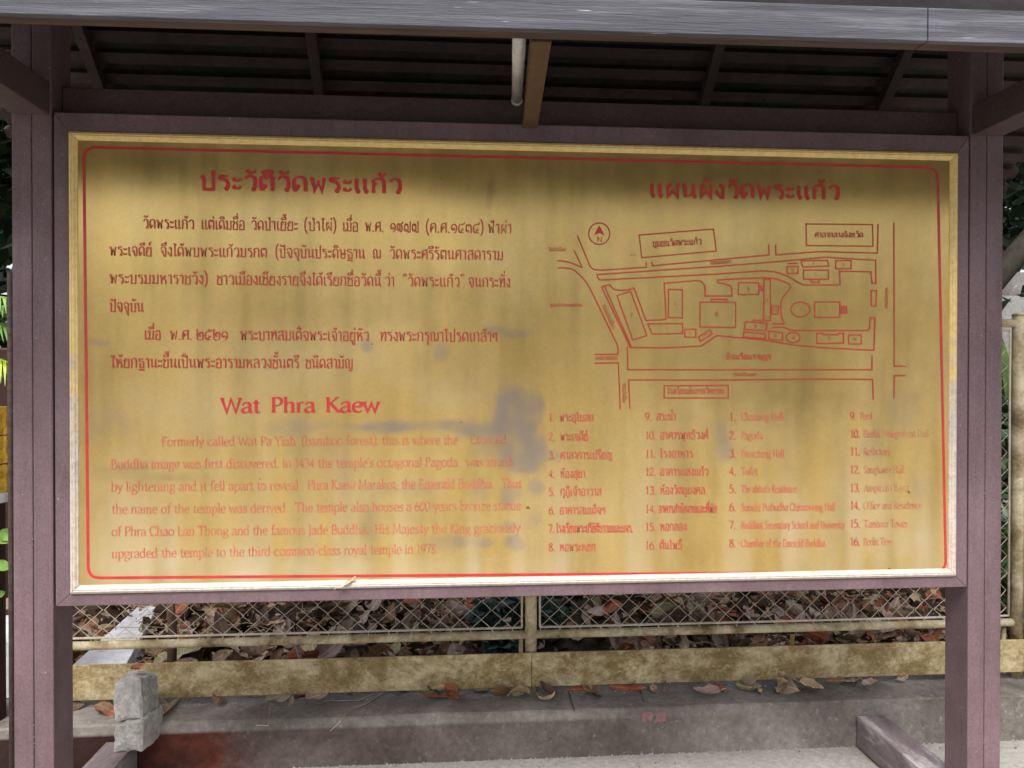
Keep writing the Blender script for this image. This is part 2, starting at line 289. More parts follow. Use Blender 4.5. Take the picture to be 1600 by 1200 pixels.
MARKS = {
 'ั': 'o:-25,62,4;s:-22,58 -13,58 -5,67',
 'ิ': 's:-35,56 -31,64 -20,67 -11,64 -7,56;l:-35,56 -7,56',
 'ี': 's:-35,56 -31,64 -20,67 -11,64 -7,56;l:-35,56 -7,56;l:-7,56 -7,71',
 'ึ': 's:-35,56 -31,64 -20,67 -11,64 -7,56;l:-35,56 -7,56;o:-8,69,4',
 'ื': 's:-35,56 -31,64 -20,67 -11,64 -7,56;l:-35,56 -7,56;l:-7,56 -7,71;l:-14,64 -14,71',
 'ุ': 'o:-13,-9,4;l:-9,-9 -9,-21', 'ู': 'o:-22,-9,4;l:-20,-13 -20,-19 -8,-19 -8,-6',
 '็': 's:-28,57 -30,66 -22,72 -8,73;s:-28,57 -21,63 -14,57 -9,64',
 '์': 'o:-17,60,4;s:-20,64 -17,70 -12,70;l:-12,70 -5,76'}
TONES = {'่': 'l:-8,{0} -8,{1}', '้': 'o:-21,{2},3;s:-19,{0} -12,{0} -4,{1}'}
G('๑',44,'o:22,20,5;s:19,15 10,18 7,30 14,44 26,46 36,36 37,18 30,2 20,0')
G('๒',48,'l:8,60 8,12;s:8,12 12,1 26,0 38,3 41,14;s:41,14 41,34 36,42 30,37 24,42 18,34 19,26;o:23,22,4')
G('๓',46,'l:38,0 38,30;s:38,30 35,43 29,46 22,39 14,46 7,36 8,14 13,6;o:18,9,5')
G('๔',46,'s:42,58 37,47 20,47 9,38 7,16 14,1;l:14,1 40,1;o:30,18,5;l:26,14 18,1')
G('๕',46,'s:42,58 37,47 20,47 9,38 7,16 14,1;l:14,1 40,1;o:30,18,5;l:26,14 18,1;o:26,54,4')
G('๗',54,'o:18,9,5;s:13,6 8,14 8,34 14,45 20,39 26,45 31,34;l:31,34 31,1 46,1 46,60')
G('๙',50,'o:14,12,5;s:9,14 8,32 15,46 24,38 25,8;l:25,8 32,1;s:32,1 40,12 38,34 30,46;s:30,46 42,48 45,58')
# Latin
G('a',43,'s:6,36 12,44 22,46 31,42 33,34;l:33,34 33,8 38,1 43,3;s:33,28 18,24 7,17 6,8 13,0 22,1 33,9')
G('b',47,'l:10,72 10,2;s:10,36 18,44 28,46 38,38 41,23 38,8 28,0 18,0 10,5;h:6,72')
G('c',41,'s:36,38 30,45 22,46 11,40 6,23 11,6 22,0 31,2 37,8')
G('d',48,'l:36,72 36,4 43,1;s:36,36 28,44 20,46 9,39 5,23 9,7 18,0 27,2 36,9;h:32,72')
G('e',42,'l:6,25 37,25;s:37,25 35,38 30,45 22,46 11,41 6,25 9,8 20,0 30,1 37,8')
G('f',29,'s:31,68 27,72 19,71 14,60 14,50;l:14,52 14,0;l:3,45 27,45;f:14,0')
G('g',45,'S:22,46 10,42 8,31 13,20 22,17 32,20 36,31 33,42;l:33,43 43,45;s:14,19 9,12 12,6 24,3 37,0 40,-9 34,-19 20,-22 7,-18 4,-9 10,-2 17,3')
G('h',48,'l:10,72 10,0;s:10,34 18,43 27,46 35,42 37,32;l:37,32 37,0;f:10,0;f:37,0;h:6,72')
G('i',22,'l:11,45 11,0;d:11,62;f:11,0;h:7,45')
G('j',22,'l:12,45 12,-8;s:12,-8 9,-18 0,-20;d:12,62;h:8,45')
G('k',44,'l:10,72 10,0;l:34,44 12,20;l:17,25 38,1;f:10,0;f:38,0;f:33,45;h:6,72')
G('l',22,'l:11,72 11,0;f:11,0;h:7,72')
G('m',69,'l:10,45 10,0;s:10,34 18,43 26,46 32,42 34,32;l:34,32 34,0;s:34,34 42,43 50,46 56,42 58,32;l:58,32 58,0;f:10,0;f:34,0;f:58,0;h:6,45')
G('n',48,'l:10,45 10,0;s:10,34 18,43 27,46 35,42 37,32;l:37,32 37,0;f:10,0;f:37,0;h:6,45')
G('o',46,'S:23,46 10,40 5,23 10,6 23,0 36,6 41,23 36,40')
G('p',47,'l:10,45 10,-22;s:10,36 18,44 28,46 38,38 41,23 38,8 28,0 18,0 10,5;f:10,-22;h:6,45')
G('r',31,'l:10,45 10,0;s:10,34 16,43 24,46 29,44;f:10,0;h:6,45')
G('s',36,'s:30,38 25,45 16,46 8,41 8,33 15,27 25,21 31,14 28,4 18,0 9,2 5,9')
G('t',30,'l:14,58 14,8;s:14,8 18,1 25,1 29,5;l:4,45 27,45')
G('u',47,'l:10,45 10,12;s:10,12 13,2 21,0 29,3 36,12;l:36,45 36,4 42,1;h:6,45;h:32,45')
G('v',40,'l:3,45 20,1 36,45;f:4,45;f:35,45')
G('w',60,'l:3,45 17,1 30,40 43,1 57,45;f:4,45;f:56,45')
G('y',40,'l:3,45 21,3;s:37,45 21,3 13,-16 3,-20;f:4,45;f:36,45')
G('z',40,'l:5,45 34,45 5,1 36,1')
G('A',53,'l:2,0 26,70 50,0;l:12,25 41,25;f:3,0;f:49,0')
G('B',49,'l:10,68 10,0;s:4,68 28,68 38,61 36,44 27,36;s:10,36 27,36 41,30 44,16 36,3 22,0 4,0')
G('C',54,'s:48,52 44,64 32,69 16,63 6,48 6,22 16,5 32,-1 44,4 50,14')
G('E',47,'l:11,68 11,0;l:4,68 40,68 40,59;l:11,36 33,36;l:4,0 42,0 43,10')
G('F',44,'l:11,68 11,0;l:4,68 40,68 40,59;l:11,36 33,36;f:11,0')
G('H',58,'l:11,68 11,0;l:47,68 47,0;l:11,36 47,36;f:11,0;f:47,0;f:11,68;f:47,68')
G('I',24,'l:12,68 12,0;f:12,0;f:12,68')
G('J',26,'l:15,68 15,-4;s:15,-4 10,-14 1,-17;f:15,68')
G('K',53,'l:11,68 11,0;l:45,68 12,33;l:20,41 50,0;f:11,0;f:11,68;f:44,68;f:49,0')
G('L',44,'l:11,68 11,0;l:5,0 40,0 42,11;f:11,68')
G('M',70,'l:9,0 13,68 34,8 56,68 61,0;f:9,0;f:61,0;f:12,68;f:57,68')
G('N',58,'l:10,0 10,68 47,0 47,68')
G('O',60,'S:30,69 12,62 5,34 12,6 30,-1 48,6 55,34 48,62')
G('P',46,'l:11,68 11,0;s:4,68 26,68 38,62 41,50 36,38 26,32 11,32;f:11,0')
G('R',50,'l:11,68 11,0;s:4,68 26,68 38,62 40,51 35,40 26,35 11,35;l:24,35 46,0;f:11,0;f:46,0')
G('S',43,'s:36,56 32,66 22,69 11,65 8,53 15,42 28,33 37,23 35,8 24,-1 12,1 6,12')
G('T',52,'l:3,59 3,68 49,68 49,59;l:26,68 26,0;f:26,0')
G('U',56,'l:10,68 10,18;s:10,18 14,4 28,-1 40,4 45,18;l:45,18 45,68;f:10,68;f:45,68')
G('W',74,'l:2,68 20,1 36,62 54,1 71,68;f:4,68;f:70,68')
G('Y',50,'l:3,68 25,34;l:47,68 25,34;l:25,34 25,0;f:25,0;f:5,68;f:45,68')
G('0',42,'S:21,67 9,58 5,34 9,9 21,-1 33,9 37,34 33,58')
G('1',34,'l:8,56 19,67 19,0;f:19,0')
G('2',42,'s:6,52 10,64 20,68 32,63 34,50 26,34 6,3;l:6,1 37,1')
G('3',42,'s:7,58 16,67 27,67 34,56 29,42 18,37;s:18,37 32,34 37,20 30,4 16,-1 5,5')
G('4',42,'l:28,0 28,67 4,20 38,20')
G('5',42,'l:34,68 12,68 9,38;s:9,38 22,42 34,34 36,18 27,2 14,-1 5,5')
G('6',42,'s:33,67 18,58 8,38 6,18 12,3 22,-1 34,6 37,22 31,38 20,41 8,30')
G('7',40,'l:4,60 5,68 36,68 16,0')
G('8',42,'S:21,67 9,60 10,46 21,37 34,24 35,8 21,-1 7,8 8,24 21,37 32,46 33,60')
G('9',42,'s:9,-1 24,8 34,28 36,48 30,63 20,67 8,60 5,44 11,28 22,25 34,36')
G('.',18,'d:8,2'); G(',',18,'d:8,2;l:9,2 5,-10'); G("'",14,'l:7,70 6,56'); G('-',26,'l:4,22 22,22'); G(' ',24,'')
G('(',24,'s:20,76 9,56 6,30 9,4 20,-16'); G(')',24,'s:4,76 15,56 18,30 15,4 4,-16')
G('“',30,'l:12,70 6,58;d:7,58;l:25,70 19,58;d:20,58'); G('”',30,'l:12,70 6,58;d:11,69;l:25,70 19,58;d:24,69')

def smooth_pts(p, closed=False, sub=4):
    n = len(p); out = []
    rng = range(n if closed else n - 1)
    g = (lambda i: p[i % n]) if closed else (lambda i: p[max(0, min(n-1, i))])
    for i in rng:
        p0, p1, p2, p3 = (np.array(g(i+k), float) for k in (-1, 0, 1, 2))
        for k in range(sub):
            t = k / sub
            out.append(0.5*((2*p1)+(-p0+p2)*t+(2*p0-5*p1+4*p2-p3)*t*t+(-p0+3*p1-3*p2+p3)*t**3))
    if not closed: out.append(np.array(p[-1], float))
    return out
class Pen:
    def __init__(s, thick, thin, ang=20, serif=True):
        s.W = thick; s.t = thin; s.a = math.radians(ang); s.serif = serif; s.v = []; s.f = []; s.lv = 0
    def half(s, d):
        ph = math.atan2(d[1], d[0]); return 0.5*math.hypot(s.W*math.sin(ph - s.a), s.t)
    def ribbon(s, pts, xf, closed=False, width=None):
        pts = [np.array(p, float) for p in pts]
        if len(pts) < 2: return
        s.lv = (s.lv + 1) % 9; z = s.lv * 4e-5; n = len(pts); L = []; Rr = []
        for i in range(n):
            a = pts[(i-1) % n] if (i > 0 or closed) else None; b_ = pts[(i+1) % n] if (i < n-1 or closed) else None
            d1 = pts[i]-a if a is not None else None; d2 = b_-pts[i] if b_ is not None else None
            if d1 is None: d1 = d2
            if d2 is None: d2 = d1
            u1 = d1/(np.linalg.norm(d1)+1e-9); u2 = d2/(np.linalg.norm(d2)+1e-9)
            h1 = (width/2 if width else s.half(u1)); h2 = (width/2 if width else s.half(u2)); h = (h1+h2)/2
            nn = np.array([-(u1+u2)[1], (u1+u2)[0]]); ln = np.linalg.norm(nn)
            if ln < 0.35: nn = np.array([-u1[1], u1[0]]); k = 1.0
            else: nn = nn/ln; k = min(1.8, 1/max(0.3, nn @ np.array([-u1[1], u1[0]])))
            L.append(pts[i]+nn*h*k); Rr.append(pts[i]-nn*h*k)
        base = len(s.v)
        for l_, r_ in zip(L, Rr): s.v.append((*xf(l_), z)); s.v.append((*xf(r_), z))
        for i in range(n-1 if not closed else n):
            j = (i+1) % n; s.f.append((base+2*i, base+2*i+1, base+2*j+1, base+2*j))
    def glyph(s, spec, xf):
        for tok in spec.split(';'):
            if not tok: continue
            k, r = tok.split(':'); pts = [tuple(float(q) for q in p.split(',')) for p in r.split(' ')]
            if k == 'l': s.ribbon(pts, xf)
            elif k == 's': s.ribbon(smooth_pts(pts), xf)
            elif k == 'S': s.ribbon(smooth_pts(pts, True), xf, closed=True)
            elif k == 'o':
                x, y, r_ = pts[0]; s.ribbon([(x+r_*math.cos(t*math.pi/5), y+r_*math.sin(t*math.pi/5)) for t in range(10)], xf, closed=True, width=max(s.t, s.W*0.55))
            elif k == 'd':
                x, y = pts[0]; q = max(3.2, s.W*0.55); s.ribbon([(x-q, y), (x+q, y)], xf, width=2*q)
            elif k == 'f' and s.serif:
                x, y = pts[0]; q = 6+s.W*0.3; yy = y+1.2 if y <= 0 else y-1.2; s.ribbon([(x-q, yy), (x+q, yy)], xf, width=max(3.0, s.t*0.9))
            elif k == 'h' and s.serif:
                x, y = pts[0]; s.ribbon([(x-4, y-4), (x+5, y-1)], xf, width=max(3.0, s.t*0.9))
UPPER = 'ัิีึื็'
def layout(text):
    """-> [(spec, xpos)], width"""
    out = []; x = 0; up = False; tall = False
    for i, ch in enumerate(text):
        if ch in MARKS:
            out.append((MARKS[ch], x - (7 if tall and ch not in 'ุู' else 0), 0 if ch in 'ุู' else 4)); up = up or ch in UPPER; continue
        if ch in TONES:
            t0 = 78 if up else 60
            if i+1 < len(text) and text[i+1] == 'ำ': t0 = 70
            out.append((TONES[ch].format(t0, t0+13, t0+7), x - (7 if tall else 0), 0)); continue
        adv, spec = GL[ch]; out.append((spec, x, 0)); x += adv; up = False; tall = ch in 'ปฟ'
    return out, x

PANEL_Y = -0.004
def board_pt(px, py):
    p = Py(px, py, PANEL_Y); return p.x, p.z
def write(pen, text, x0, y0, x1, y1, size):
    """set text so that its baseline runs from (x0,y0) to (x1,y1) on the panel; size = em scale (photo px per unit)"""
    items, wd = layout(text)
    a = np.array(board_pt(x0, y0)); b_ = np.array(board_pt(x1, y1)); L = np.linalg.norm(b_-a); u = (b_-a)/L; n = np.array([-u[1], u[0]])
    c = np.array(board_pt((x0+x1)/2, (y0+y1)/2)); c2 = np.array(board_pt((x0+x1)/2, (y0+y1)/2-10)); sy = np.linalg.norm(c2-c)/10*size
    sx = L/wd
    for spec, x, dy in items:
        # stroke weight stays true when the line is condensed: work in y-units
        kx = sx/sy
        def xf(p, x=x, dy=dy): q = a + u*(p[0]*sy + x*sx) + n*((p[1]+dy)*sy); return q[0], q[1]
        sp = []
        for tok in spec.split(';'):
            if not tok: continue
            k, r = tok.split(':'); pts = [p.split(',') for p in r.split(' ')]
            sp.append(k + ':' + ' '.join(','.join([str(float(p[0])*kx)] + p[1:]) for p in pts))
        pen.glyph(';'.join(sp), xf)
def pen_object(pen, name, mat, parent, lift=0.0012):
    me = bpy.data.meshes.new(name)
    me.from_pydata([(x, PANEL_Y - lift - z, y) for x, y, z in pen.v], [], pen.f); me.materials.append(mat); me.update()
    o = bpy.data.objects.new(name, me); col.objects.link(o); o.parent = parent; return o
# ------------------------------------------------------------------ setting: ground, kerb, bank
GY = 0.0
g = MB(); g.add([(-7,-0.9,0),(7,-0.9,0),(7,0.7,0),(-7,0.7,0)], [(0,1,2,3)])
g2 = MB(); g2.add([(-60,-60,-0.02),(60,-60,-0.02),(60,0.7,-0.02),(-60,0.7,-0.02)], [(0,1,2,3)]); tag(g2.build('court', M['court']), kind='structure'); tag(g.build('ground', M['pale_ground']), kind='structure')
KY = Py(900, 1180, 0.62).y
kerb_z = 0.143
kb = MB(); NX = 220; xs = [-7 + 14*i/NX for i in range(NX+1)]
KF = Pz(800, 1187, 0).y; kerb_z = Py(800, 1111, KF+0.01).z
prof = [(KF, 0.0), (KF+0.003, kerb_z-0.006), (KF+0.010, kerb_z), (0.72, kerb_z+0.002), (0.80, kerb_z), (0.90, kerb_z-0.002), (0.90, 0.0)]
rows = []
for x in xs:
    row = []
    for j, (y, z) in enumerate(prof):
        nn = noise.noise((x*7, y*9, z*20))*0.004 + noise.noise((x*30, y*30, z*50))*0.002
        row.append((x, y + (nn if 0 < j < 4 else 0), z + (nn*0.8 if 0 < j < 5 else 0)))
    rows.append(row)
V = [p for r in rows for p in r]; n = len(prof)
Fc = [(i*n+j, (i+1)*n+j, (i+1)*n+j+1, i*n+j+1) for i in range(NX) for j in range(n-1)]
kb.add(V, [tuple(reversed(f)) for f in Fc]); ko = kb.build('kerb', M['kerb'], smooth=False); tag(ko, kind='structure')

def bank_z(x, y):
    t = max(0.0, min(1.0, (y-0.88)/2.6)); z = 0.10 + 0.62*t**0.9
    z += 0.05*noise.noise((x*1.7, y*2.2, 0.3)) * min(1, (y-0.85)*2) + 0.02*noise.noise((x*6, y*6, 2))
    # a hollow right of the middle post, as the photograph shows
    z -= 0.16*math.exp(-((x-0.28)/0.26)**2 - ((y-1.25)/0.28)**2)
    return z
bk = MB(); nx, ny = 150, 60; X0, X1, Y0, Y1 = -8.0, 9.0, 0.90, 9.0
for j in range(ny+1):
    yy = Y0 + (Y1-Y0)*(j/ny)**1.8
    for i in range(nx+1):
        xx = X0 + (X1-X0)*i/nx; bk.v.append((xx, yy, bank_z(xx, yy)))
bk.f = [(j*(nx+1)+i, j*(nx+1)+i+1, (j+1)*(nx+1)+i+1, (j+1)*(nx+1)+i) for j in range(ny) for i in range(nx)]
tag(bk.build('bank', M['soil'], smooth=True), kind='structure')
fg = MB(); fg.add([(-60,9.0,0.55),(60,9.0,0.55),(60,80,0.55),(-60,80,0.55)], [(0,1,2,3)])
fg.add([(-60,0.7,0.0),(-7,0.7,0.0),(-8,9.0,0.5),(-60,9.0,0.5)], [(0,1,2,3)]); fg.add([(7,0.7,0.0),(60,0.7,0.0),(60,9,0.5),(9,9,0.5)], [(0,1,2,3)])
tag(fg.build('terrain', M['soil']), kind='structure')

# ------------------------------------------------------------------ the notice board
nb = empty('notice_board', (0, 0, 0))
tag(nb, 'large brass coloured notice board with red writing and map, under a small tiled roof', 'notice board')
gx0, gz1 = -1.21, 1.31 - 0.563 + 1.2036; gx1, gz0 = 1.21, 1.31 - 0.563      # outer edge of the gold moulding
gw = 0.0235
def mitre_rail(name, side, o, i, prof, mat, parent):
    """one mitred side of a frame; o, i = outer / inner rectangle (x0,x1,z0,z1); prof = [(t, y)] t 0 outer .. 1 inner"""
    def ring(t):
        a = [o[k] + (i[k]-o[k])*t for k in range(4)]
        return {'top': ((a[0], a[3]), (a[1], a[3])), 'bottom': ((a[0], a[2]), (a[1], a[2])), 'left': ((a[0], a[2]), (a[0], a[3])), 'right': ((a[1], a[2]), (a[1], a[3]))}[side]
    mb = MB(); m_ = len(prof)
    for t, y in prof:
        (xa, za), (xb, zb) = ring(t); e = 0.0004
        # a hairline joint at each mitre
        dx = (e if xb > xa else 0); dz = (e if zb > za else 0)
        mb.v += [(xa+dx, y, za+dz), (xb-dx, y, zb-dz)]
    for k in range(m_):
        k2 = (k+1) % m_; mb.f.append((2*k, 2*k+1, 2*k2+1, 2*k2))
    mb.f.append(tuple(2*k for k in range(m_))); mb.f.append(tuple(2*k+1 for k in reversed(range(m_))))
    bm = bmesh.new(); me = mb.mesh(name); bm.from_mesh(me); bmesh.ops.recalc_face_normals(bm, faces=bm.faces); bm.to_mesh(me); bm.free()
    me.materials.append(mat); ob = bpy.data.objects.new(name, me); col.objects.link(ob); ob.parent = parent
    bv = ob.modifiers.new('bevel', 'BEVEL'); bv.width = 0.0012; bv.segments = 2; bv.limit_method = 'ANGLE'
    return ob
inner = (gx0+gw, gx1-gw, gz0+gw, gz1-gw); outer = (gx0, gx1, gz0, gz1)
tp = [(0, 0.02), (0, -0.004), (0.12, -0.010), (0.38, -0.0145), (0.46, -0.0115), (0.54, -0.0145), (0.72, -0.012), (0.8, -0.009), (0.94, -0.008), (1.0, -0.0035), (1.0, 0.02)]
for side, mt in (('top', 'trim_gold'), ('bottom', 'trim_pale'), ('left', 'trim_mid'), ('right', 'trim_mid')):
    o = mitre_rail('gold_moulding', side, outer, inner, tp, M[mt], nb)
    if side == 'bottom': o['label'] = 'bleached moulding along the foot of the panel'
fo = (Py(86, 500, 0).x, Py(1511.5, 500, 0).x, Py(800, 932, 0).z, Py(800, 194, 0).z)
fp = [(0, 0.045), (0, -0.002), (0.04, -0.004), (0.96, -0.004), (1.0, -0.001), (1.0, 0.045)]
for side in ('top', 'bottom', 'left', 'right'): mitre_rail('board_frame', side, fo, outer, fp, M['purple'], nb)
bb = MB().box((gx0+0.003, 0.006, gz0+0.003), (gx1-0.003, 0.03, gz1-0.003)); bb.build('backing_sheet', M['purple_dark'], nb)

# panel with worn patches; broad olive and pale blobs paint in reflection and sheen
blobs = [ # px, py, rx, ry, strength, channel
 (805,640,34,34,.85,0),(838,640,12,26,.6,0),(800,690,42,40,.75,0),(833,695,18,42,.8,0),(820,722,28,16,.55,0),(600,669,46,9,.85,0),(628,668,30,10,.6,0),(700,668,60,8,.5,0),(742,668,40,14,.6,0),(560,668,30,5,.4,0),
 (500,665,24,7,.4,0),(574,541,8,11,.8,0),(690,545,13,16,.5,0),(770,518,16,7,.5,0),(800,523,24,7,.65,0),(833,763,13,12,.6,0),(155,534,14,5,.7,0),
 (1132,688,9,32,.75,0),(1140,706,7,16,.5,0),(852,705,7,26,.5,0),(868,712,14,9,.4,0),(752,850,13,9,.55,0),(797,850,16,12,.8,0),(722,848,14,9,.45,0),(690,852,30,14,.35,0),
 (745,765,14,16,.35,0),(792,770,16,16,.45,0),(832,812,10,12,.4,0),(792,822,20,10,.4,0),(640,760,60,10,.2,0),(520,735,26,60,.2,0),(200,733,40,8,.4,2),(250,748,70,7,.35,2),(455,665,40,14,.35,0),
 (170,660,30,26,.25,0),(480,690,30,40,.15,0),(620,790,60,50,.12,0),(760,600,60,30,.12,2),(575,815,12,30,.35,2),(1370,690,16,30,.3,0),(1415,640,20,40,.25,0),(1440,760,22,20,.2,0),
 (1355,800,30,70,.4,1),(1240,830,16,50,.4,1),(1200,800,12,40,.3,1),(1045,800,14,80,.35,1),(920,800,60,60,.2,1),(300,880,120,20,.35,1),(200,820,70,60,.2,1),(1420,850,40,40,.3,1),(700,610,60,30,.25,1),
 (1150,470,260,110,.30,2),(1000,300,170,50,.25,2),(1420,420,60,170,.25,2),(1250,610,120,50,.22,2),(640,440,120,60,.15,2),(1010,250,420,22,.35,2),(140,560,16,300,.25,2),(470,560,160,50,.22,1),(300,640,110,30,.22,1),(260,430,60,60,.15,2),(540,890,300,14,.3,1),(1060,740,40,120,.2,2),  # broad blotches: dark reflections and pale sheen painted into the colour
 (230,250,70,10,.3,2),(740,300,40,16,.45,2),(680,298,14,10,.3,2),(765,298,5,24,.5,2),(1180,272,180,30,.3,2),(1240,640,60,60,.2,2),(1030,560,60,50,.15,2),(1180,600,80,60,.15,2),(420,480,140,30,.18,2),(650,470,120,40,.18,2)]
NXP, NZP = 420, 210
us = np.linspace(inner[0]-0.004, inner[1]+0.004, NXP+1); zs = np.linspace(inner[2]-0.004, inner[3]+0.004, NZP+1)
UX, UZ = np.meshgrid(us, zs); P3 = np.stack([UX, np.full_like(UX, PANEL_Y), UZ], -1); PX, PYY = project(P3)
rng = np.random.RandomState(3)
def vnoise(sx, sz, seed):
    r = np.random.RandomState(seed); gx = r.rand(int(sz)+3, int(sx)+3)
    u_ = np.linspace(0, sx, NXP+1); v_ = np.linspace(0, sz, NZP+1); iu = u_.astype(int); iv = v_.astype(int); fu = u_-iu; fv = v_-iv
    fu = fu*fu*(3-2*fu); fv = fv*fv*(3-2*fv); A = gx[np.ix_(iv, iu)]; B = gx[np.ix_(iv, iu+1)]; C_ = gx[np.ix_(iv+1, iu)]; D = gx[np.ix_(iv+1, iu+1)]
    return (A*(1-fu)+B*fu)*(1-fv)[:, None] + (C_*(1-fu)+D*fu)*fv[:, None]
def fbm(seed, base=24): return sum(vnoise(base*2*2**k, base*2**k, seed+k)/2**(k+1) for k in range(3))/0.875
wx = (fbm(11, 14)-0.5)*46; wz = (fbm(21, 14)-0.5)*40; gr = fbm(31, 40)
vst = vnoise(160, 10, 55)*0.6+vnoise(70, 8, 56)*0.4; wear_sheen = np.zeros((NZP+1, NXP+1, 4)); wear_sheen[..., 3] = 1
for px, py, rx, ry, st, ch in blobs:
    k_ = min(1.0, min(rx, ry)/22); d = ((PX+wx*k_-px)/rx)**2 + ((PYY+wz*k_-py)/ry)**2
    e = (2.2 if ch == 0 else 1.0)
    a = st*0.9*np.exp(-(d**e)*0.75)*(0.35+0.9*gr+0.45*vst); wear_sheen[..., ch] = 1-(1-wear_sheen[..., ch])*(1-np.clip(a, 0, 1))
# drips and stains running down from the top edge, pale streaks at the foot
sk = vnoise(150, 3, 77); sk2 = vnoise(60, 2, 78)
topf = np.clip((330-PYY)/110, 0, 1); wear_sheen[..., 2] = np.clip(wear_sheen[..., 2] + 0.12*topf*np.clip(sk*1.6-0.5, 0, 1), 0, 1)
botf = np.clip((PYY-640)/240, 0, 1); wear_sheen[..., 1] = np.clip(wear_sheen[..., 1] + 0.38*botf*np.clip(sk2*1.9-0.6, 0, 1), 0, 1)
pm = bpy.data.meshes.new('panel'); idx = np.arange((NXP+1)*(NZP+1)).reshape(NZP+1, NXP+1)
fq = np.stack([idx[:-1, :-1], idx[:-1, 1:], idx[1:, 1:], idx[1:, :-1]], -1).reshape(-1, 4)
# slight unevenness of the thin sheet
bulge = 0.0006*np.sin(UX*5.1+1)*np.sin(UZ*4.3)
Pv = P3.copy(); Pv[..., 1] += 0.0002*bulge*0
pm.from_pydata(Pv.reshape(-1, 3).tolist(), [], fq.tolist()); ca = pm.color_attributes.new('wear_sheen', 'FLOAT_COLOR', 'POINT')
ca.data.foreach_set('color', wear_sheen.reshape(-1).astype(np.float32)); pm.materials.append(M['panel']); pm.update()
panel = bpy.data.objects.new('panel', pm); col.objects.link(panel); panel.parent = nb

# posts: two welded channels each with a seam down the front
PW = 0.099
def post(xl, name='post'):
    h = PW/2; mb = MB(); top = 2.46
    mb.box((xl, -0.004, 0.0), (xl+h-0.0007, 0.100, top)); mb.box((xl+h+0.0007, -0.004, 0.0), (xl+PW, 0.100, top)); 
    mb2 = mb.build(name, M['purple'], nb, bevel=0.003)
    wd = MB()
    random.seed(int(xl*100)+500)
    z = 0.1
    while z < 1.9:
        z += random.choice([0.012, 0.012, 0.02, 0.13, 0.2]) * random.uniform(0.7, 1.3)
        c = Vector((xl+h+random.uniform(-.002, .002), -0.0045, z)); r = random.uniform(0.0015, 0.0032)
        wd.add([c+Vector((-r,0,0)), c+Vector((0,0,-r*1.5)), c+Vector((r,0,0)), c+Vector((0,0,r*1.5)), c+Vector((0,-r*.9,0))], [(0,1,4),(1,2,4),(2,3,4),(3,0,4)])
    tag(wd.build('weld_bead', M['purple'], mb2), kind='stuff')
    return mb2
XL = Py(83.5, 700, 0).x - PW; XR = Py(1513, 600, 0).x
post(XL); post(XR)
# feet running front to back
ft = Py(1322, 1119, KF-0.012).z
for xc in (XL+PW/2, XR+PW/2-0.038):
    MB().box((xc-0.05, -0.60, 0.008), (xc+0.05, KF-0.012, ft)).build('foot', M['foot_paint'], nb, bevel=0.004)
# beam behind the top rail
zb0 = fo[3]-0.006; zb1 = Py(500, 148, 0.05).z
MB().box((XL+PW+0.002, 0.048, zb0), (XR-0.002, 0.098, zb1)).build('top_beam', M['purple_dark'], nb, bevel=0.003)
MB().box((XL+PW+0.002, 0.050, fo[2]+0.004), (XR-0.002, 0.09, fo[2]+0.05)).build('lower_beam', M['purple'], nb, bevel=0.003)
# outriggers from the posts to the eaves
za = Py(1530, 213, 0).z; zc = Py(75, 181, 0).z
for xl, z0 in ((XL, zc), (XR, za)):
    MB().box((xl+0.004, -0.70, z0), (xl+PW-0.004, -0.006, z0+0.085)).build('outrigger', M['purple_dark'], nb, bevel=0.003)
    MB().box((xl+0.008, 0.104, z0), (xl+PW-0.008, 0.72, z0+0.085)).build('outrigger', M['purple_dark'], nb, bevel=0.003)
# fascia: front lower edge fitted to the photograph, in two lengths
zf = Py(800, 45, -0.66).z
def on_z(px, py, z): return Pz(px, py, z)
A = on_z(0, 20.5, zf); B = on_z(1600, 68.5, zf); dF = (B-A); ux = dF.normalized()
def fascia_pt(t): return A + dF*t
nrm = Vector((-ux.y, ux.x, 0))
if nrm.y < 0: nrm = -nrm
jt = (on_z(1450, 64, zf)-A).dot(ux)/dF.length
tl, tr = -0.55, 1.5
def ob_box(mb, p, q, thick, z0, z1):
    a, b_ = Vector((p.x, p.y, 0)), Vector((q.x, q.y, 0)); t = nrm*thick
    vs = [(a.x,a.y,z0),(b_.x,b_.y,z0),((b_+t).x,(b_+t).y,z0),((a+t).x,(a+t).y,z0),(a.x,a.y,z1),(b_.x,b_.y,z1),((b_+t).x,(b_+t).y,z1),((a+t).x,(a+t).y,z1)]
    return mb.add(vs, [(0,3,2,1),(4,5,6,7),(0,1,5,4),(1,2,6,5),(2,3,7,6),(3,0,4,7)])
FH = Py(1600, 17, on_z(1600, 68.5, zf).y).z - zf
# front skin (weathered pale) over a darker sill board, as in the photograph
for t0, t1 in ((tl, jt-0.0006), (jt+0.0006, tr)):
    o = ob_box(MB(), fascia_pt(t0), fascia_pt(t1), 0.016, zf, zf+FH).build('fascia_board', M['old_wood'], nb, bevel=0.0015)
    p0 = fascia_pt(t0)+nrm*0.017; p1 = fascia_pt(t1)+nrm*0.017
    ob_box(MB(), p0, p1, 0.028, zf+0.001, zf+FH-0.002).build('sill_board', M['fascia_low'], nb, bevel=0.002)
p0 = fascia_pt(tl)+nrm*0.02-Vector((0,0,0)); p1 = fascia_pt(tr)+nrm*0.02
ob_box(MB(), p0+nrm*0.012, p1+nrm*0.012, 0.03, zf+FH-0.001, zf+FH+0.16).build('eave_board', M['eave_dark'], nb, bevel=0.002)
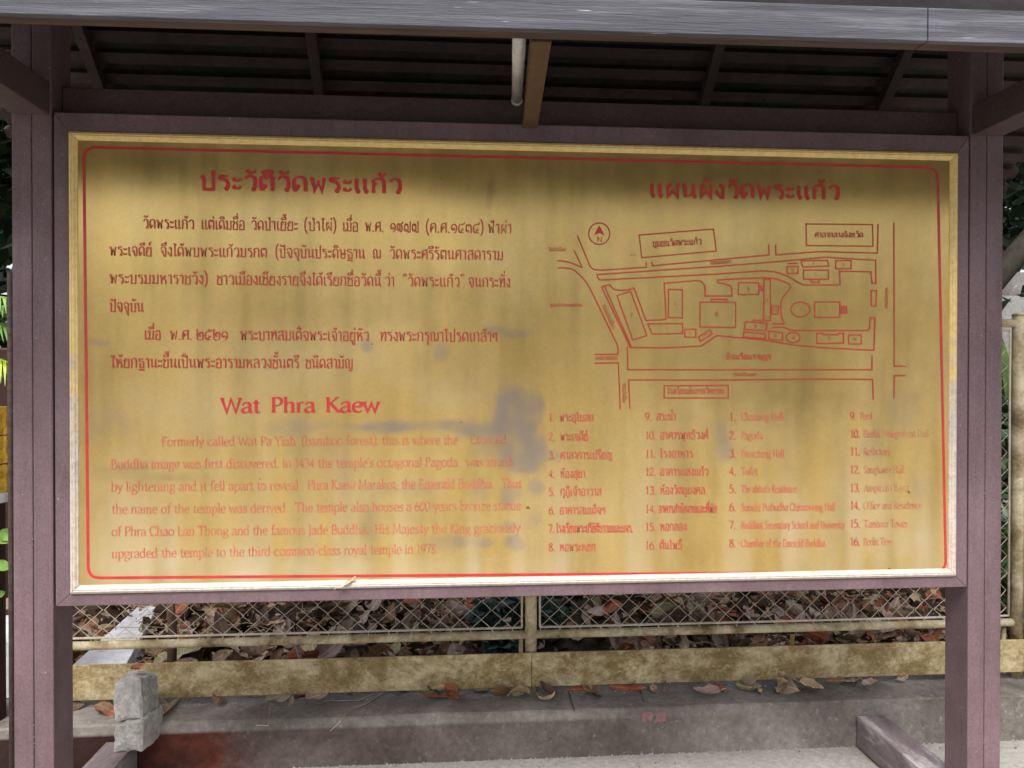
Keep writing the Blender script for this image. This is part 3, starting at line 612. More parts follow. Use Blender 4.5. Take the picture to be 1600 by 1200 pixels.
# roof: ridge above the board, both slopes at about 42 degrees
RX0, RX1 = XL-0.35, XR+PW+0.55
RY, RZ, TAN = 0.05, 2.655, 0.90
EY = -0.66
def slope_pt(side, s):   # s metres (plan) from the ridge
    return (RY + side*s, RZ - TAN*s)
SL = math.atan(TAN)
for side in (-1, 1):
    s = 0.055; k = 0
    while s < (0.735 if side > 0 else 0.50):
        y, z = slope_pt(side, s); y2, z2 = slope_pt(side, s+0.085); up = 0.004
        # each course lifts at its lower end over the next one
        nv = Vector((0, side*math.sin(SL), math.cos(SL)))
        a = Vector((0, y, z)); b_ = Vector((0, y2, z2)) + nv*0.017; th = nv*0.009
        mb = MB(); ps = [a+nv*0.002, b_, b_+th, a+nv*0.002+th]; x0 = RX0; x1 = RX1
        mb.add([(x0,p.y,p.z) for p in ps]+[(x1,p.y,p.z) for p in ps], [(0,1,2,3),(7,6,5,4),(0,4,5,1),(1,5,6,2),(2,6,7,3),(3,7,4,0)])
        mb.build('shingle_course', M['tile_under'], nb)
        # batten under the head of each course
        c = Vector((0, y, z)) - nv*0.014 + Vector((0, side*0.01, -0.009))
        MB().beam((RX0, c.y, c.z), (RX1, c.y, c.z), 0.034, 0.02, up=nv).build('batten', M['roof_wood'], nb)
        s += 0.0505; k += 1
    for xr in (-1.33, -0.648, 0.06, 0.625, 1.245):
        nv = Vector((0, side*math.sin(SL), math.cos(SL)))
        a = Vector((xr, *slope_pt(side, 0.03)))-nv*0.044; b_ = Vector((xr, *slope_pt(side, 0.70 if side > 0 else 0.53)))-nv*0.044
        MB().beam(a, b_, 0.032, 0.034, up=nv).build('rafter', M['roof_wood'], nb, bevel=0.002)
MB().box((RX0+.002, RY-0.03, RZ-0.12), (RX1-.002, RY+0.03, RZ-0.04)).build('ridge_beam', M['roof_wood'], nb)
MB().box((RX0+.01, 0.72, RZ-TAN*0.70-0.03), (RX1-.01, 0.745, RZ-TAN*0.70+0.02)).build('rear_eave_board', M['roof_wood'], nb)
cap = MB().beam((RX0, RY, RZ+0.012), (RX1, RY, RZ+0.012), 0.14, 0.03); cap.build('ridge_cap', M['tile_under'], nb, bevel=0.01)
# post heads up to the ridge line
for xl in (XL, XR):
    pass
# varnished strut from the board up to the sill board, lamp tube beside it
q0 = Py(828, 190, -0.022); q1 = Py(846, 52, -0.60)
MB().beam(q0, q1, 0.040, 0.036).build('strut', M['brace'], nb, bevel=0.002)
t0 = Py(812, 40, -0.58); t1 = Py(807.5, 158, 0.04)
lt = empty('lamp_tube', t0); tag(lt, 'unlit white fluorescent tube fixed under the roof beside the wooden strut', 'lamp tube')
d_ = (t1-t0); MB().tube([Vector((0,0,0))+d_*0.05, d_*0.95], 0.0145, 14).build('glass_tube', M['tube_white'], lt, smooth=True)
for k in (0.0, 0.96): MB().tube([d_*k, d_*(k+0.04)], 0.0155, 14).build('end_cap', M['wire'], lt, smooth=True)

# ------------------------------------------------------------------ lettering on the panel
def txt(segs, size, mat, thick=6.8, thin=3.7, ang=20, serif=True, name='text_line'):
    for s_ in segs:
        pen = Pen(thick, thin, ang, serif); write(pen, *s_, size); o = pen_object(pen, name, M[mat], panel)
    return o
def line(y0, y1, xa, xb, segs, size, mat, **k):
    f = lambda x: y0 + (y1-y0)*(x-xa)/(xb-xa)
    return txt([(t, x0, f(x0), x1, f(x1)) for t, x0, x1 in segs], size, mat, **k)
BS = 14.2/50
line(296,302.5,311,629,[("ประวัติวัดพระแก้ว",311,629)],22/50,'ink_title',thick=13.5,thin=6.2,name='title_line')
line(308,312,1013,1313,[("แผนผังวัดพระแก้ว",1013,1313)],21/50,'ink',thick=12.5,thin=5.8,name='title_line')
line(357,365,223,800,[("วัดพระแก้ว",223,304),("แต่เดิมชื่อ",314,383),("วัดป่าเยี้ยะ",392,466),("(ป่าไผ่)",475,526),("เมื่อ",535,560),("พ.ศ.",570,600),("๑๙๗๗",609,655),("(ค.ศ.๑๔๓๔)",665,756),("ฟ้าผ่า",762,800)],BS,'ink')
line(399.5,406.5,171,787,[("พระเจดีย์",171,238),("จึงได้พบพระแก้วมรกต",250,418),("(ปัจจุบันประดิษฐาน",430,571),("ณ",582,596),("วัดพระศรีรัตนศาสดาราม",608,787)],BS,'ink')
line(443,449,171,798,[("พระบรมมหาราชวัง)",171,325),("ชาวเมืองเชียงรายจึงได้เรียกชื่อวัดนี้",338,596),("ว่า",601,617),("“วัดพระแก้ว”",629,726),("จนกระทั่ง",731,798)],BS,'ink')
line(487,487.5,171,225,[("ปัจจุบัน",171,225)],BS,'ink')
line(530.5,534,225,778,[("เมื่อ",225,252),("พ.ศ.",265,301),("๒๕๒๑",306,357),("พระบาทสมเด็จพระเจ้าอยู่หัว",375,577),("ทรงพระกรุณาโปรดเกล้าฯ",593,778)],BS,'ink')
line(574.5,575.5,173,552,[("ให้ยกฐานะขึ้นเป็นพระอารามหลวงชั้นตรี",173,468),("ชนิดสามัญ",477,552)],BS,'ink')
line(645,643.5,346,593,[("Wat",346,407),("Phra",423,493),("Kaew",508,593)],23/68,'ink_title',thick=13.5,thin=5.0,name='title_line')
ES = 9.6/46
line(697,694,252,716,[("Formerly called Wat Pa Yiah",252,462),("(bamboo forest), this is where the",471,716)],ES,'ink_pale',thick=7,thin=3.3)
line(693.5,693,735,792,[("Emerald",735,792)],ES,'ink_gone',thick=7,thin=3.3)
line(732.5,728,173,803,[("Buddha image was first discovered. In 1434 the temple's octagonal Pagoda",173,716),("was struck",728,803)],ES,'ink_pale',thick=7,thin=3.3)
line(767.5,762,173,815,[("by lightening and it fell apart to reveal",173,466),("Phra Kaew Marakot, the Emerald Buddha.",480,772),("Thus",784,815)],ES,'ink_pale',thick=7,thin=3.3)
line(802.5,796.6,174,814,[("the name of the temple was derived.",174,450),("The temple also houses a 600-years bronze statue",461,814)],ES,'ink_pale',thick=7,thin=3.3)
line(837.5,831.6,174,813,[("of Phra Chao Lan Thong and the famous Jade Buddha.",174,576),("His Majesty the King graciously",585,813)],ES,'ink_pale',thick=7,thin=3.3)
line(872,864,174,685,[("upgraded the temple to the third-common-class royal temple in 1978.",174,685)],ES,'ink_pale',thick=7,thin=3.3)
LS = 10.4/50; NS = 12/68
c1 = [("พระอุโบสถ",874,928,658),("พระเจดีย์",875,919,688),("ศาลาการเปรียญ",875,957,717),("ห้องสุขา",875,915,746),("กุฏิเจ้าอาวาส",875,940,774),("อาคารสมเด็จฯ",874,946,803),("โรงเรียนพระปริยัติธรรมและมจร.",869,989,831.5),("หอพระหยก",874,931,860.5)]
for i, (t, xa, xb, y) in enumerate(c1):
    line(y+.3,y,857,990,[(str(i+1)+'.',857,867 if i != 6 else 866)],NS,'ink_mid',thick=9,thin=4,name='list_number')
    line(y+.3,y,857,990,[(t,xa,xb)],LS,'ink_mid')
c2 = [("สระน้ำ",1025,1057,657),("อาคารพุทธิวงศ์",1031,1107,686),("โรงอาหาร",1031,1083,715),("อาคารแสงแก้ว",1031,1107,743),("ห้องวัตถุมงคล",1031,1102,772),("อาคารสำนักงานและที่พัก",1029,1120,801),("หอกลอง",1031,1073,829),("ต้นโพธิ์",1030,1066,858)]
for i, (t, xa, xb, y) in enumerate(c2):
    line(y,y,1008,1120,[(str(i+9)+'.',1008,1018 if i == 0 else 1025)],NS,'ink_mid',thick=9,thin=4,name='list_number')
    line(y,y,1008,1120,[(t,xa,xb)],LS,'ink_mid')
CS = 11.5/68
c3 = [("Chanting Hall",1224,657),("Pagoda",1192,686),("Preaching Hall",1226,714.5),("Toilet",1184,742),("The abbot's Residence",1245,769.5),("Somdej Prabudha Chinnawong Hall",1305,798),("Buddhist Secondary School and University",1320,826),("Chamber of the Emerald Buddha",1289,854.5)]
for i, (t, xb, y) in enumerate(c3):
    line(y,y,1139,1330,[(str(i+1)+'.',1139,1150)],NS,'ink_mid',thick=10,thin=4,name='list_number')
    line(y,y-.6,1158,1330,[(t,1158,xb)],CS,'ink_pale',thick=6.6,thin=3.0)
c4 = [("Pool",1344,1363,656),("Budhi Wongwiwat Hall",1349,1451,683.5),("Refectory",1349,1392,711.3),("Sangkaew Hall",1349,1413,739.5),("Auspicial Object",1350,1420,768),("Office and Residence",1349,1440,795.5),("Tambour Tower",1350,1418,824),("Bodhi Tree",1349,1394,852)]
for i, (t, xa, xb, y) in enumerate(c4):
    line(y,y,1328,1460,[(str(i+9)+'.',1328,1338 if i == 0 else 1344)],NS,'ink_mid',thick=9,thin=4,name='list_number')
    line(y,y-.8,1328,1460,[(t,xa,xb)],CS,'ink_gone',thick=6.6,thin=3.0)

# red border with rounded corners
def strokes(lst, width_px, name, mat, parent=panel):
    wd = (Py(801, 600, PANEL_Y)-Py(800, 600, PANEL_Y)).length*width_px; mb = MB(); lv = 0
    for k, (pts, closed) in enumerate(lst):
        pen = Pen(1, 1); pen.lv = k % 8
        q = [np.array(board_pt(*p)) for p in pts]; pen.ribbon(q, lambda p: (p[0], p[1]), closed=closed, width=wd)
        pen_object(pen, name, M[mat], parent, lift=0.0008)
bc = [(131,230),(1465,262),(1478,893),(138,903)]
def rounded(c, r):
    out = []
    for i in range(4):
        p = np.array(c[i], float); a = np.array(c[i-1], float)-p; b_ = np.array(c[(i+1) % 4], float)-p; a /= np.linalg.norm(a); b_ /= np.linalg.norm(b_)
        for k in range(7):
            t = k/6; p0 = p+a*r; p1 = p+b_*r; m0 = p+(a+b_)*r*0.0; out.append(tuple((1-t)**2*p0+2*t*(1-t)*(p+ (a+b_)*r*0.04)+t*t*p1))
    return out
strokes([(rounded(bc, 17), True)], 4.0, 'border_line', 'ink_title')
# ------------------------------------------------------------------ site map printed on the panel
ORG = {'A': (850,320), 'B': (1130,320), 'C': (850,440), 'D': (1130,440)}
def mp(o, s, closed=False, sm=False):
    ox, oy = ORG[o]; p = [tuple(float(v) for v in q.split(',')) for q in s.split(' ')]
    if sm: p = [tuple(q) for q in smooth_pts(p, closed)]
    return ([(ox+x*.1875, oy+y*.1875) for x, y in p], closed)
def ell(o, cx, cy, rx, ry):
    return mp(o, ' '.join(f'{cx+rx*math.cos(t*math.pi/12)},{cy+ry*math.sin(t*math.pi/12)}' for t in range(24)), True)
roads = [mp('A','278,258 375,490'), mp('A','375,490 385,512 415,538 480,545',sm=True), mp('A','480,545 855,520 850,478'),
 mp('A','897,475 905,508 1876,418 1873,332'), mp('B','437,332 440,418 800,390 1285,403 1290,160'), mp('B','1422,148 1425,1345 1520,1345'), mp('D','1520,782 1425,785 1422,975'),
 mp('A','112,467 180,472 250,493 320,525',sm=True), mp('A','320,525 250,378'), mp('A','118,527 200,528 260,552 340,630 400,730',sm=True), mp('A','400,730 612,1170 618,1205 615,1247'), mp('C','420,607 615,605'),
 mp('A','1493,575 460,627 440,582 1493,510 1893,478 2343,437'), mp('B','850,437 1270,462 1272,655 1240,655 1230,558 970,553 975,668 665,668'), mp('B','0,573 340,550'), mp('B','340,550 440,562 530,592 600,632 665,668',sm=True),
 mp('A','480,685 545,665'), mp('A','545,665 570,693 610,710 690,711 750,692',sm=True), mp('A','750,692 850,965 1018,955 1002,655 1260,632'), mp('A','1260,632 1310,640 1342,680 1342,700',sm=True), mp('A','1342,700 1340,760 1568,760 1560,680'), mp('A','1560,680 1510,660 1445,650',sm=True), mp('A','1445,650 1448,628 1493,625'),
 mp('B','0,623 340,608 400,610'), mp('B','400,610 480,630 545,660 560,690 530,730 490,790 480,860 490,940 510,992',sm=True), mp('B','510,992 410,992'), mp('B','410,1020 515,1020'), mp('B','515,1020 545,1038 580,1046 640,1048',sm=True), mp('B','640,1048 1200,1048 1220,1030 1225,943 1265,943 1255,1212'),
 mp('D','1255,572 860,552 600,530 330,485 -53,450'), mp('A','1440,1090 1310,1178'), mp('C','1310,538 1000,552 720,550 480,45'), mp('C','505,40 730,548'),
 mp('C','620,677 635,1065'), mp('C','420,680 625,677'), mp('C','693,545 700,735 1493,735'), mp('D','0,735 1240,735 1240,615'), mp('C','715,1060 705,820 1493,820'), mp('D','0,820 800,812 1245,815 1250,985')]
strokes(roads, 2.0, 'map_road', 'ink')
blds = [mp('A','793,253 1412,202 1436,385 815,441',True), mp('A','608,757 722,722 857,1090 740,1127',True), mp('A','1037,705 1153,707 1153,943 1037,940',True), mp('A','865,992 1155,990 1155,1073 900,1077',True),
 mp('A','1175,1037 1265,1037 1265,1105 1175,1103',True), mp('A','1285,1103 1382,1042 1402,1075 1305,1138',True), mp('A','1300,812 1597,812 1597,1022 1300,1018',True), mp('A','1392,787 1525,787 1525,810 1392,810',True),
 mp('B','690,160 1245,165 1248,345 693,340',True), mp('B','648,468 868,462 880,510 665,520',True), mp('B','938,465 1065,465 1065,533 938,533',True), mp('B','533,515 625,515 622,572 533,572',True), mp('B','535,490 622,488'),
 mp('B','668,543 877,545 877,620 668,620',True), mp('B','733,622 800,622 800,645 733,645',True), mp('B','127,650 297,650 297,745 127,748',True), mp('B','297,677 335,677 335,715 297,715',True), mp('B','302,682 330,710'), mp('B','340,622 393,622 393,965 340,965',True),
 mp('B','405,843 460,843 460,910 405,910',True), ell('B',643,873,80,62), mp('B','762,810 972,810 972,938 762,938',True), mp('B','977,848 1028,848 1028,905 977,905',True), mp('B','992,850 992,903'), mp('B','1010,850 1010,903'), mp('B','1232,715 1278,715 1272,843 1235,843',True),
 mp('B','182,975 368,990 360,1048 177,1040',True), mp('B','248,972 250,960 325,965 325,982'), mp('D','170,420 352,435 350,475 168,460',True), mp('D','382,412 497,427 493,490 380,478',True), ell('D',583,466,58,42),
 mp('D','778,432 830,430 835,443 955,443 965,430 1002,430 1002,512 780,515',True), mp('D','1045,445 1150,445 1150,520 1045,520',True), mp('C','1002,868 1535,865 1535,970 1002,970',True), ell('A',460,241,88,90)]
strokes(blds, 1.9, 'map_building', 'ink')
pen = Pen(1,1); q = [board_pt(850+x*.1875, 320+y*.1875) for x, y in ((460,170),(505,255),(460,235),(415,255))]
pen.v = [(x, y, 0) for x, y in q]; pen.f = [(0,1,2),(0,2,3)]; pen_object(pen, 'north_arrow', M['ink_title'], panel)
def mlabel(o, t, x0, y0, x1, y1, size, mat='ink', thick=7, thin=5):
    ox, oy = ORG[o]; return txt([(t, ox+x0*.1875, oy+y0*.1875, ox+x1*.1875, oy+y1*.1875)], size, mat, thick=thick, thin=thin, serif=False, name='map_label')
mlabel('A','N',440,310,490,310,8.2/68,thick=10,thin=7)
mlabel('A','ชุมชนวัดพระแก้ว',905,350,1315,330,8.2/50,thick=8,thin=6)
mlabel('A','วัดงำเมือง',35,387,183,387,4.8/50); mlabel('A','ชุมชนราชเดชดำรง',48,850,315,850,4.8/50); mlabel('A','ถนนแสงแก้ว',1385,500,1562,488,5/50)
mlabel('B','ศาลากลางจังหวัด',762,272,1168,272,7.2/50,thick=8,thin=6); mlabel('D','บ้านเรือนราษฎร',20,648,400,648,7.2/50,thick=8,thin=6); mlabel('D','ถนนเรืองนคร',85,787,280,787,4.2/50)
mlabel('C','โรงเรียนเชียงรายวิทยาคม',1030,935,1505,935,7.5/50,'ink_mid',thick=7,thin=5); mlabel('C','ถนนราชโยธา',430,652,612,652,5/50)
mlabel('A','ถนนงามเมือง',485,840,570,1035,5/50); mlabel('C','ถนนงำเมือง',655,848,655,1008,4.6/50); mlabel('B','ถนนสิงหไคล',1372,865,1372,692,4.6/50)
for o, t, x, y, h in (('A','7',728,940,38),('A','7',1092,838,22),('A','7',1018,1044,20),('A','11',1218,1080,22),('A','7',1340,1100,20),('A','6',1440,930,46),('B','8',210,712,24),('B','9',365,806,22),('B','13',433,890,24),('B','2',643,886,22),('B','1',868,882,20),
                      ('B','3',770,596,22),('B','4',752,500,22),('B','5',1002,512,24),('B','15',575,555,24),('B','10',265,1027,26),('B','11',432,1103,26),('B','12',582,1118,24),('B','12',880,1127,24),('B','14',1095,1132,24),('B','4',258,1092,18)):
    wd = h*0.62*len(t); mlabel(o, t, x-wd/2, y, x+wd/2, y, h*.1875/68, thick=8, thin=6)

# ------------------------------------------------------------------ fence behind
FY = 0.70
fence = empty('fence', (0, FY, kerb_z)); tag(fence, 'beige pipe and chain link fence on the kerb behind the notice board', 'fence')
def fl(p): return Vector(p) - Vector((0, FY, kerb_z))
px_mid = Py(829.5, 1040, FY).x; px_r = Py(1590, 700, FY).x; px_l = Py(60, 1000, FY).x
ztop = Py(1590, 493, FY).z; zlow = Py(1000, 987, FY).z; ztr = ztop-0.03
PXS = [px_l, px_mid, px_r, 2*px_r-px_mid]
for x in PXS:
    MB().tube([fl((x, FY, kerb_z-0.01)), fl((x, FY, ztop))], 0.0215, 16).build('fence_post', M['beige_pipe'], fence, smooth=True)
    cpm = MB().tube([fl((x, FY, ztop)), fl((x, FY, ztop+0.006)), fl((x, FY, ztop+0.013))], [0.0235, 0.021, 0.008], 16); cpm.build('post_cap', M['beige_pipe'], fence, smooth=True)
sideb = Py(848, 960, FY).x - Py(829.5, 960, FY).x
for i in range(3):
    xa, xb = PXS[i], PXS[i+1]
    for z in (zlow, ztr): MB().tube([fl((xa+0.018, FY, z)), fl((xb-0.018, FY, z))], 0.0155, 12).build('fence_rail', M['beige_pipe'], fence, smooth=True)
    # mesh frame rod
    x0, x1, z0, z1 = xa+0.033, xb-0.033, zlow+0.026, ztr-0.026
    fr = MB(); 
    for p, q in (((x0,z0),(x1,z0)),((x0,z1),(x1,z1)),((x0,z0),(x0,z1)),((x1,z0),(x1,z1))): fr.tube([fl((p[0],FY,p[1])), fl((q[0],FY,q[1]))], 0.0042, 6)
    mf = fr.build('mesh_frame', M['wire'], fence, smooth=True)
    # chain link: vertical zigzag wires hooked into each other
    cw, chh = 0.0735, 0.066; wires = MB(); nC = int((x1-x0)/cw)
    rowsN = int((z1-z0)/(chh/2))
    for c_ in range(nC*2+1):
        # each wire zigzags over half a cell; neighbours are offset by half a pitch
        xb_ = x0 + c_*cw/2
        if xb_+cw/2 > x1+0.001: break
        pts = []
        rr_ = random.Random(c_+i*100)
        for r_ in range(rowsN+1):
            s_ = (r_+c_) % 2; z = z0 + r_*chh/2
            sag = 0.0035*math.sin(z*7+c_*.7) + rr_.uniform(-.0024,.0024)
            pts.append(fl((xb_+(cw/2 if s_ else 0)+sag, FY+(0.0016 if s_ else -0.0016), z-0.0016*abs(math.sin(xb_*3)))))
        pts.insert(0, pts[0]+Vector((0.004, -0.006, -0.012)))
        wires.tube(pts, 0.00155, 4, caps=False)
    wo_ = wires.build('chain_link_mesh', M['wire'], fence); tag(wo_, kind='stuff')
# flat band fixed in front of the posts
zb_t = Py(800, 1021, FY-0.03).z; zb_b = Py(800, 1074, FY-0.03).z
MB().box((px_l-0.03, FY-0.030, zb_b)[0:3], (px_r+1.8, FY-0.024, zb_t)); 
bn_ = MB(); b0 = fl((px_l-0.03, FY-0.031, zb_b)); b1 = fl((px_mid-0.001, FY-0.0235, zb_t)); bn_.box(b0, b1); bn_.build('kick_band', M['band'], fence, bevel=0.0015)
bn_ = MB(); b0 = fl((px_mid+0.001, FY-0.031, zb_b)); b1 = fl((px_r+1.8, FY-0.0235, zb_t)); bn_.box(b0, b1); bn_.build('kick_band', M['band'], fence, bevel=0.0015)
# cut stub pipes beside the posts
for x in (px_mid-0.037, px_r-0.045):
    MB().tube([fl((x, FY+0.012, kerb_z+0.012)), fl((x+0.002, FY+0.012, zlow-0.02))], 0.0085, 8).build('stub_rod', M['beige_pipe'], fence, smooth=True)

# red paint dabs on the kerb face
for (xa, xb) in ((1003, 1019), (1025, 1040)):
    a = Py(xa, 1112, KF); b_ = Py(xb, 1127, KF); mb = MB()
    k = 8; ring = []
    for i in range(16):
        t = 2*math.pi*i/16; r = 1+0.18*noise.noise((math.cos(t)*2+xa, math.sin(t)*2, 0))
        sx = max(-1, min(1, 1.25*math.cos(t)*r)); sz = max(-1, min(1, 1.25*math.sin(t)*r)); ring.append(((a.x+b_.x)/2+sx*abs(b_.x-a.x)/2, KF-0.0015, (a.z+b_.z)/2+sz*abs(b_.z-a.z)/2))
    mb.add(ring, [tuple(range(16))]); o = mb.build('painted_mark', M['red_mark'], ko)

# ------------------------------------------------------------------ broken concrete block on the left foot
def rock(name, base, top_off, h, parent, seed, mat='concrete_block', rough=0.011, cut=6):
    """rough slab: base outline (x,y) list, extruded and broken up"""
    bm = bmesh.new(); n = len(base)
    lo = [bm.verts.new((x, y, 0)) for x, y in base]; rj = random.Random(seed); hi = [bm.verts.new((x+top_off[0], y+top_off[1], h+rj.uniform(-0.012, 0.012))) for x, y in base]
    bm.faces.new(list(reversed(lo))); bm.faces.new(hi)
    for i in range(n): bm.faces.new((lo[i], lo[(i+1) % n], hi[(i+1) % n], hi[i]))
    bmesh.ops.bevel(bm, geom=list(bm.edges), offset=0.006, segments=1, affect='EDGES')
    bmesh.ops.triangulate(bm, faces=list(bm.faces)); bmesh.ops.subdivide_edges(bm, edges=list(bm.edges), cuts=cut, use_grid_fill=True)
    for v in bm.verts:
        p = v.co; q = Vector((seed*3.1, seed, 0)); a = noise.noise(p*14+q)*rough + noise.noise(p*45+q)*rough*0.5 + noise.noise(p*120+q)*rough*0.22
        d = Vector((p.x, p.y, (p.z-h/2))).normalized(); chip = max(0.0, noise.noise(p*22+q)-0.18)*0.022; v.co = p + d*(a-chip)
    me = bpy.data.meshes.new(name); bm.to_mesh(me); bm.free(); me.materials.append(M[mat]); o = bpy.data.objects.new(name, me); col.objects.link(o); o.parent = parent; return o
fx = XL+PW/2; Bc = Pz(201, 1178, ft)
blk = empty('concrete_block', (Bc.x, Bc.y+0.07, ft)); tag(blk, 'cracked lump of grey concrete resting upright on the left foot of the board', 'concrete block')
o1 = rock('lower_piece', [(-0.048,-0.062),(0.042,-0.070),(0.060,0.05),(0.045,0.062),(-0.036,0.06)], (0.0,0.0), 0.098, blk, 1)
o2 = rock('upper_piece', [(-0.050,-0.060),(0.040,-0.064),(0.056,0.03),(0.052,0.062),(-0.044,0.06)], (-0.012,0.03), 0.112, blk, 2); o2.location = (-0.002,0.0,0.0965); o2.rotation_euler = (math.radians(-2), math.radians(-4), math.radians(2))
# ------------------------------------------------------------------ dead leaves
def leaf_mat(name, c0, c1, rough=0.7):
    m, nt, b, out = newmat(name); v = coords(nt); a = nz(nt, v, 22, 5, 0.7); c = ramp(nt, a, [(0.3, c0), (0.7, c1)])
    f = nz(nt, v, 160, 3, 0.6); c = mix(nt, 0.6, c, ramp(nt, f, [(0.35, W3(0.7)), (0.65, W3(1.15))]), 'MULTIPLY')
    # paler midrib and dark speckle
    tc = nt.nodes.new('ShaderNodeTexCoord'); sx = nt.nodes.new('ShaderNodeSeparateXYZ'); nt.links.new(tc.outputs['Object'], sx.inputs[0])
    ab = nt.nodes.new('ShaderNodeMath'); ab.operation = 'ABSOLUTE'; nt.links.new(sx.outputs[1], ab.inputs[0])
    rib = ramp(nt, ab.outputs[0], [(0.0008, W3(0.55)), (0.0022, W3(0))]); c = mix(nt, rib, c, tuple(min(1, q*1.7) for q in c1))
    spk = ramp(nt, nz(nt, v, 70, 3, 0.6), [(0.62, W3(0)), (0.70, W3(0.7))]); c = mix(nt, spk, c, tuple(q*0.4 for q in c0))
    nt.links.new(c, b.inputs['Base Color']); b.inputs['Roughness'].default_value = rough; b.inputs['Specular IOR Level'].default_value = 0.3
    bump(nt, b, f, 0.4, 0.002); return m
LM = [leaf_mat('dead_leaf_brown', (0.17,0.09,0.05), (0.31,0.18,0.105)), leaf_mat('dead_leaf_grey_brown', (0.22,0.155,0.115), (0.41,0.31,0.24)), leaf_mat('dead_leaf_tan', (0.36,0.25,0.14), (0.56,0.43,0.28)),
      leaf_mat('dead_leaf_rust', (0.22,0.06,0.03), (0.40,0.15,0.07)), leaf_mat('dead_leaf_dark', (0.06,0.035,0.024), (0.13,0.08,0.055)), leaf_mat('dead_leaf_pinkish', (0.36,0.24,0.21), (0.56,0.43,0.39)), leaf_mat('dead_leaf_olive', (0.20,0.18,0.09), (0.38,0.34,0.19))]
WTS = [24, 22, 12, 11, 16, 8, 6]
def leaf_geo(L, Wd, curl, fold, seed, nl=9, thick=False, twist=0.0):
    r = random.Random(seed); vs, fs = [], []
    for i in range(nl+1):
        t = i/nl; w_ = Wd*math.sin(math.pi*min(1, t**0.8*0.98+0.02))**0.75*(1-0.25*t); ang = curl*(t-0.4)
        x = L*(t-0.5) if abs(curl) < 0.05 else L/curl*math.sin(ang); z = 0 if abs(curl) < 0.05 else L/curl*(1-math.cos(ang))
        tw = twist*(t-0.5)
        for j, s in enumerate((-1, -0.5, 0, 0.5, 1)):
            wob = 0.10*Wd*math.sin(t*17+seed+s*2)*abs(s); dy = s*w_*(1-0.18*fold*abs(s)); dz = fold*w_*s*s*0.9+wob
            vs.append((x, dy*math.cos(tw)-dz*math.sin(tw), z+dy*math.sin(tw)+dz*math.cos(tw)))
    for i in range(nl):
        for j in range(4): a = i*5+j; fs.append((a, a+1, a+6, a+5))
    # stalk
    n0 = len(vs); p0 = Vector(vs[2]); d = (Vector(vs[2])-Vector(vs[7])).normalized(); e = L*0.25
    for p, w_ in ((p0, 0.0012), (p0+d*e*0.5+Vector((0,0,.003)), 0.001), (p0+d*e, 0.001)): vs += [tuple(p+Vector((0,-w_,0))), tuple(p+Vector((0,w_,0))), tuple(p+Vector((0,0,w_*1.5)))]
    for i in range(2):
        for k in range(3): a = n0+i*3+k; b_ = n0+i*3+(k+1) % 3; fs.append((a, b_, b_+3, a+3))
    return vs, fs
shapes = []
for s in range(8):
    r = random.Random(s); shapes.append(leaf_geo(r.uniform(0.085, 0.15), r.uniform(0.024, 0.05), r.uniform(-1.6, 2.6), r.uniform(0.0, 0.9), s, 7, twist=r.uniform(-1.4, 1.4)))
LMESH = {}
for si, (vs, fs) in enumerate(shapes):
    for mi, mt in enumerate(LM):
        mb = MB(); mb.add(vs, fs); me = mb.mesh('fallen_leaf', True); me.materials.append(mt); LMESH[si, mi] = me
rl = random.Random(5)
GRP = 'fallen leaves in the litter behind the fence'
LL = 'dry curled brown leaf lying in the litter on the bank behind the fence'
cand = []
tries = 0
while len(cand) < 262 and tries < 20000:
    tries += 1; x = rl.uniform(-1.75, 1.95); y = 0.84 + 0.85*rl.random()**1.2; z = bank_z(x, y) + rl.uniform(0.005, 0.07)
    px, py = project((x, y, z)); 
    if not (118 < px < 1482 and 938 < py < 1085): continue
    if math.exp(-((x-0.28)/0.24)**2 - ((y-1.2)/0.3)**2) > 0.45: continue
    if px < 235 and rl.random() < 0.85: continue
    cand.append((x, y, z))
for x, y, z in cand:
    me = LMESH[rl.randrange(8), rl.choices(range(7), WTS)[0]]; o = bpy.data.objects.new('fallen_leaf', me); col.objects.link(o)
    o.location = (x, y, z); o.rotation_euler = (rl.uniform(-1.1, 1.1)+0.5, rl.uniform(-1.0, 1.0), rl.uniform(0, 6.28)); s = rl.uniform(0.8, 1.35); o.scale = (s, s, s)
    tag(o, LL, 'leaf', GRP)
# the mass of litter below and beyond them: one object
lit = {}
for k in range(3000):
    x = rl.uniform(-5, 6); y = 0.9+5.5*rl.random()**1.7
    if k % 2 == 0: x = rl.uniform(-2, 2.3); y = rl.uniform(0.84, 2.2)
    z = bank_z(x, y)+rl.uniform(-0.01, 0.03); si = rl.randrange(8); mi = rl.choices(range(7), WTS)[0]
    R = Matrix.Rotation(rl.uniform(0, 6.28), 3, 'Z') @ Matrix.Rotation(rl.uniform(-0.9, 0.9), 3, 'Y') @ Matrix.Rotation(rl.uniform(-0.9, 1.2), 3, 'X')
    s = rl.uniform(0.6, 1.1); vs, fs = shapes[si]; lit.setdefault(mi, MB()).add([R @ (Vector(v)*s) + Vector((x, y, z)) for v in vs], fs)
big = MB(); mats = []; offs = []
for mi, mb in lit.items(): offs.append(len(big.f)); big.add(mb.v, mb.f); mats.append(mi)
me = big.mesh('leaf_litter', True); 
for mi in mats: me.materials.append(LM[mi])
mi_arr = np.zeros(len(big.f), dtype=np.int32)
for k, o0 in enumerate(offs): mi_arr[o0:] = k
me.polygons.foreach_set('material_index', mi_arr); o = bpy.data.objects.new('leaf_litter', me); col.objects.link(o); tag(o, 'deep layer of dead brown leaves covering the bank behind the fence', 'leaf litter', kind='stuff')

